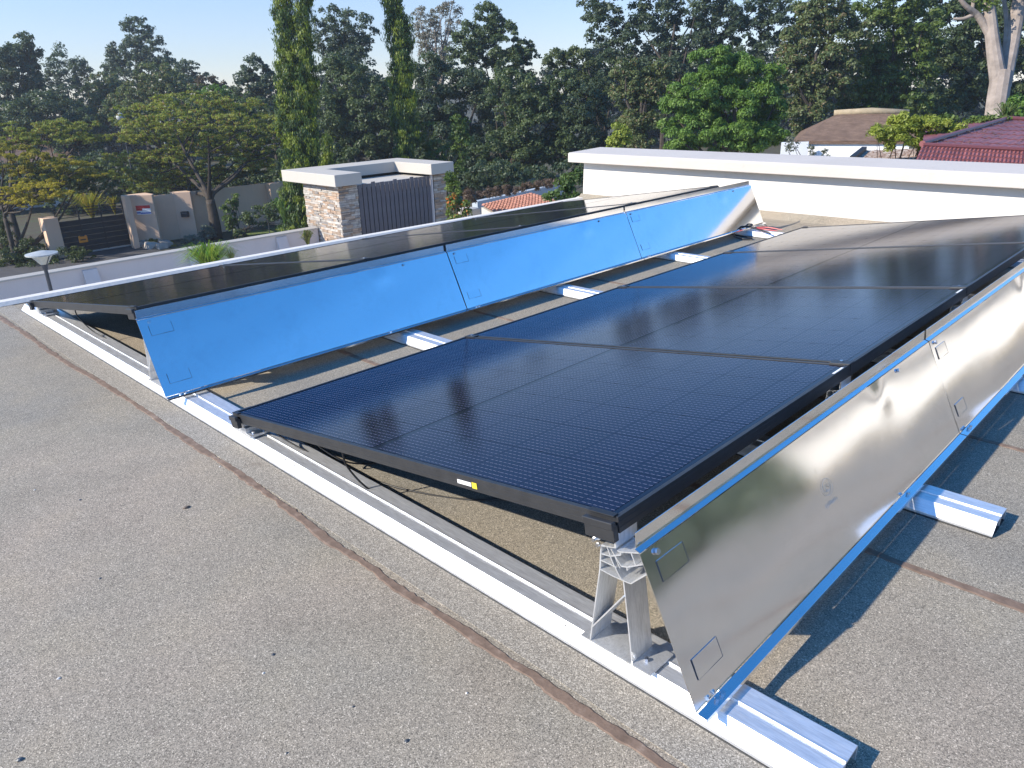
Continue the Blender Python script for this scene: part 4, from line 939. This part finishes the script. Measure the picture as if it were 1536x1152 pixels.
# ---- weeping columnar trees
def column(label, d, segs, cols, base, cover=1.6, ylw=0.5):
    px = d/FPX; Cs=[];Ns=[];Ss=[];Ks=[]
    for (u, v0, v1, w0, w1) in segs:
        n = max(10, int((v1-v0)/2.2))
        for i in range(n):
            f = (i+NR.random())/n; v = v0+(v1-v0)*f; wpx = w0+(w1-w0)*f
            a = NR.uniform(0, 2*math.pi); rr = (wpx*px)*NR.uniform(.35,1.0)
            for rep in range(2):
                a = NR.uniform(0, 2*math.pi); rr = (wpx*px)*NR.uniform(.25,1.0)
                hang = NR.uniform(9,26)*px
                c = at(u(v) if callable(u) else u, v, d)+np.array([math.cos(a)*rr, math.sin(a)*rr, 0])
                nl = int(cover*50*wpx/18); z = NR.random(nl)
                P = c+np.stack([NR.normal(size=nl)*.10*(1-z*.6), NR.normal(size=nl)*.10*(1-z*.6), -z*hang], 1)
                o_ = np.array([math.cos(a), math.sin(a), .1]); Cs.append(P); Ns.append(o_+rnd_dir(nl)*.8); Ss.append(5.2*px*NR.uniform(.6,1.3,nl))
                k = NR.random()
                litside = max(0, -(math.cos(a)*.3+math.sin(a)*.95)) if False else NR.random()
                kk = np.clip(k*.75+.3*NR.random(nl),0,1)[:,None]; K = np.array(cols[0])*(1-kk)+np.array(cols[1])*kk
                if NR.random() < ylw*(.35+.9*math.exp(-((f-.55)/.3)**2)): K = np.array(cols[2])*NR.uniform(.7,1.25,(nl,1))
                Ks.append(K)
    C = np.concatenate(Cs); TOT[0] += len(C); b = onz(base[0], base[1], GZ); b = at(base[0], base[1], d); l = np.array([b[0],b[1],GZ])
    t = empty('weeping_column_tree', l, label, 'tree', 'tall weeping columnar trees')
    o = bpy.data.objects.new('crown', leaf_mesh('crown', C-l, np.concatenate(Ns), np.concatenate(Ss), .3, np.concatenate(Ks), LEAF, .8)); SC.collection.objects.link(o); o.parent = t
    g = MB(); vs0 = segs[0][1]
    top = at(segs[0][0](vs0) if callable(segs[0][0]) else segs[0][0], vs0+20, d)
    g.tube([(b[0],b[1],GZ-.05), (b[0]*.5+top[0]*.5, b[1]*.5+top[1]*.5, (GZ+top[2])/2), top], [.16,.11,.03], 8); g.build('trunk', BARK_B, t)
CC = ((0.035,0.070,0.022),(0.095,0.150,0.038),(0.20,0.25,0.035))
column('tall twin weeping column tree left of the gatehouse', 31, [(lambda v: 424+(v-0)*.055, -120, 345, 12, 24), (lambda v: 454+(v-0)*.035, -90, 330, 11, 27), (lambda v: 440+(v-0)*.04, 60, 345, 20, 26)], CC, (455,345))
column('single tall weeping column tree rising behind the gatehouse', 33, [(lambda v: 590+(v-0)*.07, -110, 238, 17, 15), (lambda v: 602+(v-0)*.04, 20, 225, 16, 17)], CC, (607,240), ylw=.45)
column('small young weeping column tree above the gatehouse slab', 30, [(490, 198, 265, 5, 10)], ((0.07,0.11,0.025),(0.12,0.16,0.03),(0.20,0.24,0.03)), (491,262), ylw=.6)

# ---- grasses, palms, spiky plant
def blades(name, label, u, v, d, n, h, spread, cols, cat='plant', wd=.03, group=None, ground=None):
    c = at(u, v, d); 
    if ground is not None: c[2] = ground
    C=MB(); t = empty(name, c, label, cat, group)
    for k in range(n):
        a = RND.uniform(0, 2*math.pi); r_ = RND.uniform(.15,1)*spread; hh = h*RND.uniform(.65,1.1); w_ = wd*RND.uniform(.7,1.2)
        dx_, dy_ = math.cos(a), math.sin(a); px_, py_ = -dy_*w_, dx_*w_; cl = [x*RND.uniform(.8,1.2)*1.0 for x in (cols[0] if RND.random() < .5 else cols[1])]
        pts = [(0,0,0),(dx_*r_*.3,dy_*r_*.3,hh*.6),(dx_*r_*.7,dy_*r_*.7,hh*.9),(dx_*r_*1.1,dy_*r_*1.1,hh*.75)]
        vs_ = []
        for i, p in enumerate(pts):
            f = (1,.9,.6,.05)[i]; vs_ += [(p[0]-px_*f,p[1]-py_*f,p[2]),(p[0]+px_*f,p[1]+py_*f,p[2])]
        C.add(vs_, [(0,1,3,2),(2,3,5,4),(4,5,7,6)], tuple(cl))
    C.build('leaf_blades', LEAFT, t, world=False); return t
blades('fountain_grass', 'bright green fountain grass clump in front of the boundary wall', 318, 418, 20.5, 520, .98, 1.0, ((0.12,0.20,0.03),(0.22,0.30,0.05)), wd=.014)
blades('fountain_grass', 'faint tall grass tuft beside the bright grass clump', 350, 404, 20.5, 60, .62, .35, ((0.12,0.16,0.05),(0.22,0.22,0.10)), wd=.008)
blades('cycad_palm', 'golden leaved palm behind the black gate', 140, 330, 40, 150, 1.5, 1.3, ((0.22,0.20,0.03),(0.36,0.30,0.04)), wd=.03)
blades('cycad_palm', 'small golden palm beside the gate jamb', 173, 322, 39, 60, 1.0, .5, ((0.25,0.22,0.03),(0.36,0.30,0.05)), wd=.025)
blades('spiky_plant', 'spiky leaved plant at the foot of the big pale trunk', 1505, 190, 19.5, 90, .62, .5, ((0.10,0.16,0.04),(0.20,0.26,0.08)), wd=.018)
blades('climber_plant', 'small green plant growing at the left edge of the stone gatehouse', 463, 372, 22.2, 120, .55, .3, ((0.12,0.14,0.04),(0.2,0.2,0.07)), wd=.02)
blades('banana_plant', 'broad leaved plant left of the stone gatehouse', 428, 335, 29, 22, 1.0, .7, ((0.10,0.16,0.04),(0.14,0.20,0.06)), wd=.06)

# ---- big pale trunk tree at the right
D_ = 31; g = MB()
def limb(pts, rs):
    P = smooth_pts([at(u, v, D_+dd) for (u, v, dd) in pts], 4); n_ = len(P)
    R_ = [np.interp(i/(n_-1), np.linspace(0,1,len(rs)), rs)*D_/FPX for i in range(n_)]; g.tube(P, R_, 12)
limb([(1484,330,0),(1492,230,0),(1494,170,0),(1503,110,0)], [24,19,15,15])
limb([(1499,130,0),(1490,70,0),(1482,0,0),(1470,-70,.5)], [12,10,8,5])
limb([(1502,130,0),(1516,70,.5),(1530,0,.6),(1550,-70,.8)], [13,11,10,6])
limb([(1486,55,0),(1468,25,0),(1450,10,-.2),(1436,-6,-.3)], [6,5,3.5,2.5])
limb([(1460,22,0),(1445,28,.1),(1430,28,.2)], [3,2.5,1.5]); limb([(1458,16,0),(1460,0,-.1),(1456,-20,0)], [3,2.5,2])
limb([(1505,110,.2),(1510,50,.6),(1506,0,.8),(1490,-60,1)], [5,4,3,2])
tree('big_trunk_tree', 'huge tree with thick pale forked trunk at the right picture edge', D_, [(1440,-70,90,40),(1540,-60,80,50),(1360,-50,60,34),(1475,8,22,12)], MG, 6, 1.0, group=RG, base=(1484,330), trunkmb=g, bark=BARK_P)

# ---- thatched white house
t = empty('thatched_house', (0,0,GZ), 'white walled house with brown thatched roof behind the parapet', 'house')
e0 = at(1196,211,25); e1 = at(1345,212,25); 
BK = at(1262,180,25)-CAM; BK[2] = 0; BK /= np.linalg.norm(BK); RT = np.array([BK[1], -BK[0], 0])
t.location = (e0[0], e0[1], GZ)
def W3(x, y, z): return e0+RT*x+BK*y+np.array([0,0,z])
Wd = np.dot(e1-e0, RT)+.3
ze = 0; rz = (at(1262,168,25+2.3)[2]-e0[2]); x0 = np.dot(at(1258,170,27.3)-e0, RT); x1 = np.dot(at(1350,170,27.3)-e0, RT)
g = MB(); V = [W3(-.15,-.08,0), W3(Wd+.3,-.08,0), W3(Wd+.3,4.9,0), W3(-.15,4.9,0), W3(x0,2.3,rz), W3(x1,2.3,rz)]
g.add(V, [(0,1,5,4),(1,2,5),(2,3,4,5),(3,0,4),(3,2,1,0)]); V2 = [v_-np.array([0,0,.10]) for v_ in V[:4]]; g.add(V[:4]+V2, [(0,4,5,1),(1,5,6,2),(2,6,7,3),(3,7,4,0)])
g.build('roof', THATCH, t)
g = MB(); P = [W3(x0-.15,2.3,rz+.02), W3((x0+x1)/2,2.3,rz+.06), W3(x1+.15,2.3,rz)]; g.tube(P, [.10,.12,.10], 10); g.build('ridge_cap', THATCHCAP, t, smooth=True)
g = MB(); P = [W3(.15,0,-.1), W3(Wd,0,-.1), W3(Wd,4.6,-.1), W3(.15,4.6,-.1)]; g.add(P+[(p[0],p[1],GZ) for p in P], [(0,4,5,1),(1,5,6,2),(2,6,7,3),(3,7,4,0)]); g.build('wall', HOUSEWHITE, t)
f0 = at(1172,214,24.5); f1 = at(1212,222,24.5)
t = empty('white_garden_wall', (f0[0],f0[1],GZ), 'white garden wall with dappled shade left of the thatched house', 'wall')
g = MB(); P = [f0, f1, f1+BK*.2, f0+BK*.2]; P = [np.array([p[0],p[1],f0[2]]) for p in P]; g.add(P+[(p[0],p[1],GZ) for p in P], [(0,1,2,3),(0,4,5,1),(1,5,6,2),(2,6,7,3),(3,7,4,0)]); g.build('wall_body', HOUSEWHITE, t)
tree('leafy_shrub', 'thin grey branched shrub against the white garden wall', 23.8, [(1186,218,12,12),(1216,228,10,9),(1240,230,8,8)], ((0.10,0.11,0.08),(0.16,0.17,0.13)), 4.5, .35, cat='bush', group=GS, trunk=.05, loose=.8)

# ---- flat leaf-littered roof and red tiled roof
L0 = at(1283,246,15); t = empty('littered_roof', (L0[0],L0[1],GZ), 'low cream roof strewn with dry brown leaves left of the red roof', 'roof')
P = [at(1272,240,15.5), at(1382,240,15), at(1382,217,18), at(1298,224,18)]; zt = P[0][2]
P = [onz(1278,241,-.65), onz(1392,246,-.65), onz(1392,222,-.65), onz(1296,226,-.65)]
g = MB(); g.add(P+[p-np.array([0,0,.25]) for p in P], [(0,1,2,3),(0,4,5,1),(1,5,6,2),(2,6,7,3),(3,7,4,0),(7,6,5,4)]); 
M = M_('littered_cream', rough=.9); M.color(M.ramp(M.noise(5, 6, .75), [(.4,(0.62,0.54,0.44)),(.55,(0.34,0.22,0.15)),(.7,(0.2,0.12,0.085))])); g.build('roof_sheet', M.m, t)
g = MB(); g.add([ (p[0],p[1],p[2]-.25) for p in P]+[(p[0],p[1],GZ) for p in P], [(0,4,5,1),(1,5,6,2),(2,6,7,3),(3,7,4,0)]); g.build('wall', CREAM, t)
g = MB(); a = P[0]; b = P[3]; g.bar(a+np.array([0,0,.05]), b+np.array([0,0,.05]), .12, .10); g.build('roof_edge', BLACKSTEEL, t)
g = MB()
for k in range(260):
    a_, b_ = RND.random()**.6, RND.random(); p = (1-b_)*((1-a_)*P[0]+a_*P[1])+b_*((1-a_)*P[3]+a_*P[2]); s_ = RND.uniform(.02,.05); an = RND.uniform(0,3.14)
    c_, s2 = math.cos(an)*s_, math.sin(an)*s_; g.add([(p[0]-c_,p[1]-s2,p[2]+.006),(p[0]+s2*.4,p[1]-c_*.4,p[2]+.016),(p[0]+c_,p[1]+s2,p[2]+.008),(p[0]-s2*.4,p[1]+c_*.4,p[2]+.02)], [(0,1,2,3)], (0.22,0.12,0.07))
o = g.build('dry_leaves', STONE, t); o['kind'] = 'stuff'
# red roof
rr0 = onz(1376,246,-.42); rr1 = onz(1600,262,-.42)
t = empty('red_tiled_house', (rr0[0],rr0[1],GZ), 'house with dark red pressed tile roof at the right behind the parapet', 'house')
RED = (0.24,0.085,0.085)
ra = at(1371,248,14.0); rb = at(1383,219,14.5); rc = at(1620,231,14.5); rd = at(1620,268,14.0)   # lower mansard face
apex = at(1512,180,19.0); apex2 = at(1640,186,19.0); BK = rb-CAM; BK[2] = 0; BK /= np.linalg.norm(BK)
g = MB()
def tiles(A, B, Cc, D, nu, nv, g, wave=.035):
    for i in range(nu):
        for j in range(nv):
            def Q(a, b): return (1-b)*((1-a)*A+a*B)+b*((1-a)*D+a*Cc)
            k = RND.uniform(.85,1.18); col = tuple(c*k for c in RED); up = np.array([0,0,wave])
            p00, p10, p11, p01 = Q(i/nu,j/nv), Q((i+1)/nu,j/nv), Q((i+1)/nu,(j+1)/nv), Q(i/nu,(j+1)/nv)
            m0, m1 = (p00+p10)/2, (p01+p11)/2
            g.add([p00+up*.5, m0+up*1.3, p10+up*.5, p11, m1+up*.6, p01, p00-up*.4, p10-up*.4], [(0,1,4,5),(1,2,3,4),(0,6,7,2,1)], col)
tiles(ra, rd, rc, rb, 40, 5, g); o = g.build('mansard_tiles', TILE, t); o['kind'] = 'stuff'
g = MB(); tiles(rb, rc, apex2, apex, 16, 7, g, .025); o = g.build('roof_tiles', TILE, t); o['kind'] = 'stuff'
g = MB(); lf = rb+BK*6; tiles(lf, rb, apex, apex+BK*.05, 16, 7, g, .025); o = g.build('hip_tiles', TILE, t); o['kind'] = 'stuff'
g = MB()
for k in range(500):
    a_ = RND.random(); b_ = RND.random()**1.6*.8; p = (1-b_)*((1-a_)*rb+a_*apex)+b_*((1-a_)*rc+a_*apex2); s_ = RND.uniform(.015,.04); p = p+np.array([0,0,.05]); an = RND.uniform(0,3.14)
    if RND.random() < b_: continue
    c_, s2 = math.cos(an)*s_, math.sin(an)*s_; g.add([(p[0]-c_,p[1]-s2,p[2]),(p[0]+s2*.4,p[1]-c_*.4,p[2]+.01),(p[0]+c_,p[1]+s2,p[2]),(p[0]-s2*.4,p[1]+c_*.4,p[2]+.01)], [(0,1,2,3)], (0.20,0.13,0.07))
o = g.build('dry_leaves', STONE, t); o['kind'] = 'stuff'
RIDGE = M_('red_ridge', (0.20,0.065,0.065), .5).m
g = MB(); g.tube([rb+np.array([0,0,.04]), apex+np.array([0,0,.04]), apex2], .06, 8); g.tube([rb+np.array([0,0,.02]), rc+np.array([0,0,.02])], .05, 8); g.build('ridge_cap', RIDGE, t)
g = MB(); P = [ra, rd, rd+BK*5, ra+BK*5]; g.add([(p[0],p[1],p[2]-.08) for p in P]+[(p[0],p[1],GZ) for p in P], [(0,4,5,1),(1,5,6,2),(2,6,7,3),(3,7,4,0)]); g.build('wall', CREAM, t)

# ---- trees to the right of the picture, mirrored in the near deflector
def wtree(label, x, y, z, r_, cols):
    n = 16000; dr = rnd_dir(60); cen = np.array([x,y,z])+dr*r_*.75*NR.random((60,1))**.3
    idx = NR.integers(0, 60, n); C = cen[idx]+rnd_dir(n)*r_*.32; N = rnd_dir(n)+(C-np.array([x,y,z]))/r_; S = NR.uniform(.18,.4,n)
    k = NR.random((n,1)); K = np.array(cols[0])*(1-k)+np.array(cols[1])*k; l = np.array([x,y,GZ])
    t = empty('broadleaf_tree', l, label, 'tree', 'trees right of the roof'); o = bpy.data.objects.new('crown', leaf_mesh('crown', C-l, N, S, .5, K, LEAF)); SC.collection.objects.link(o); o.parent = t
    g = MB(); g.tube([(x,y,GZ-.05),(x,y,z)], [.3,.12], 8); g.build('trunk', BARK_D, t)
wtree('broad green tree just beyond the right end of the parapet', 8.5, 12.5, -.9, 3.6, ((0.09,0.12,0.085),(0.16,0.19,0.13)))
wtree('green tree beyond the right end of the parapet, mirrored in the nearest deflector', 15, 13, -.6, 4.2, ((0.09,0.12,0.085),(0.16,0.19,0.13)))
wtree('dark tree right of the roof, mirrored faintly in the nearest deflector', 20, 5, -1.0, 4.5, MG)
wtree('dark tree behind the parapet end, out of the picture to the right', 9, 20, -.8, 4.5, DG)
print('leaves', TOT[0])

# ---- thin morning haze between the gardens
hz = MB(); hz.box(-115, 45, -35, 125, GZ-1.0, 16.0)
hm = bpy.data.materials.new('haze'); hm.use_nodes = True; ht = hm.node_tree; ht.nodes.remove(ht.nodes['Principled BSDF'])
pv = ht.nodes.new('ShaderNodeVolumePrincipled'); pv.inputs['Color'].default_value = (0.86, 0.92, 1.0, 1); pv.inputs['Density'].default_value = 0.0008; pv.inputs['Anisotropy'].default_value = 0.3
ht.links.new(pv.outputs[0], ht.nodes['Material Output'].inputs['Volume'])
tag(hz.build('haze', hm), 'thin pale haze over the gardens', 'haze', kind='stuff')
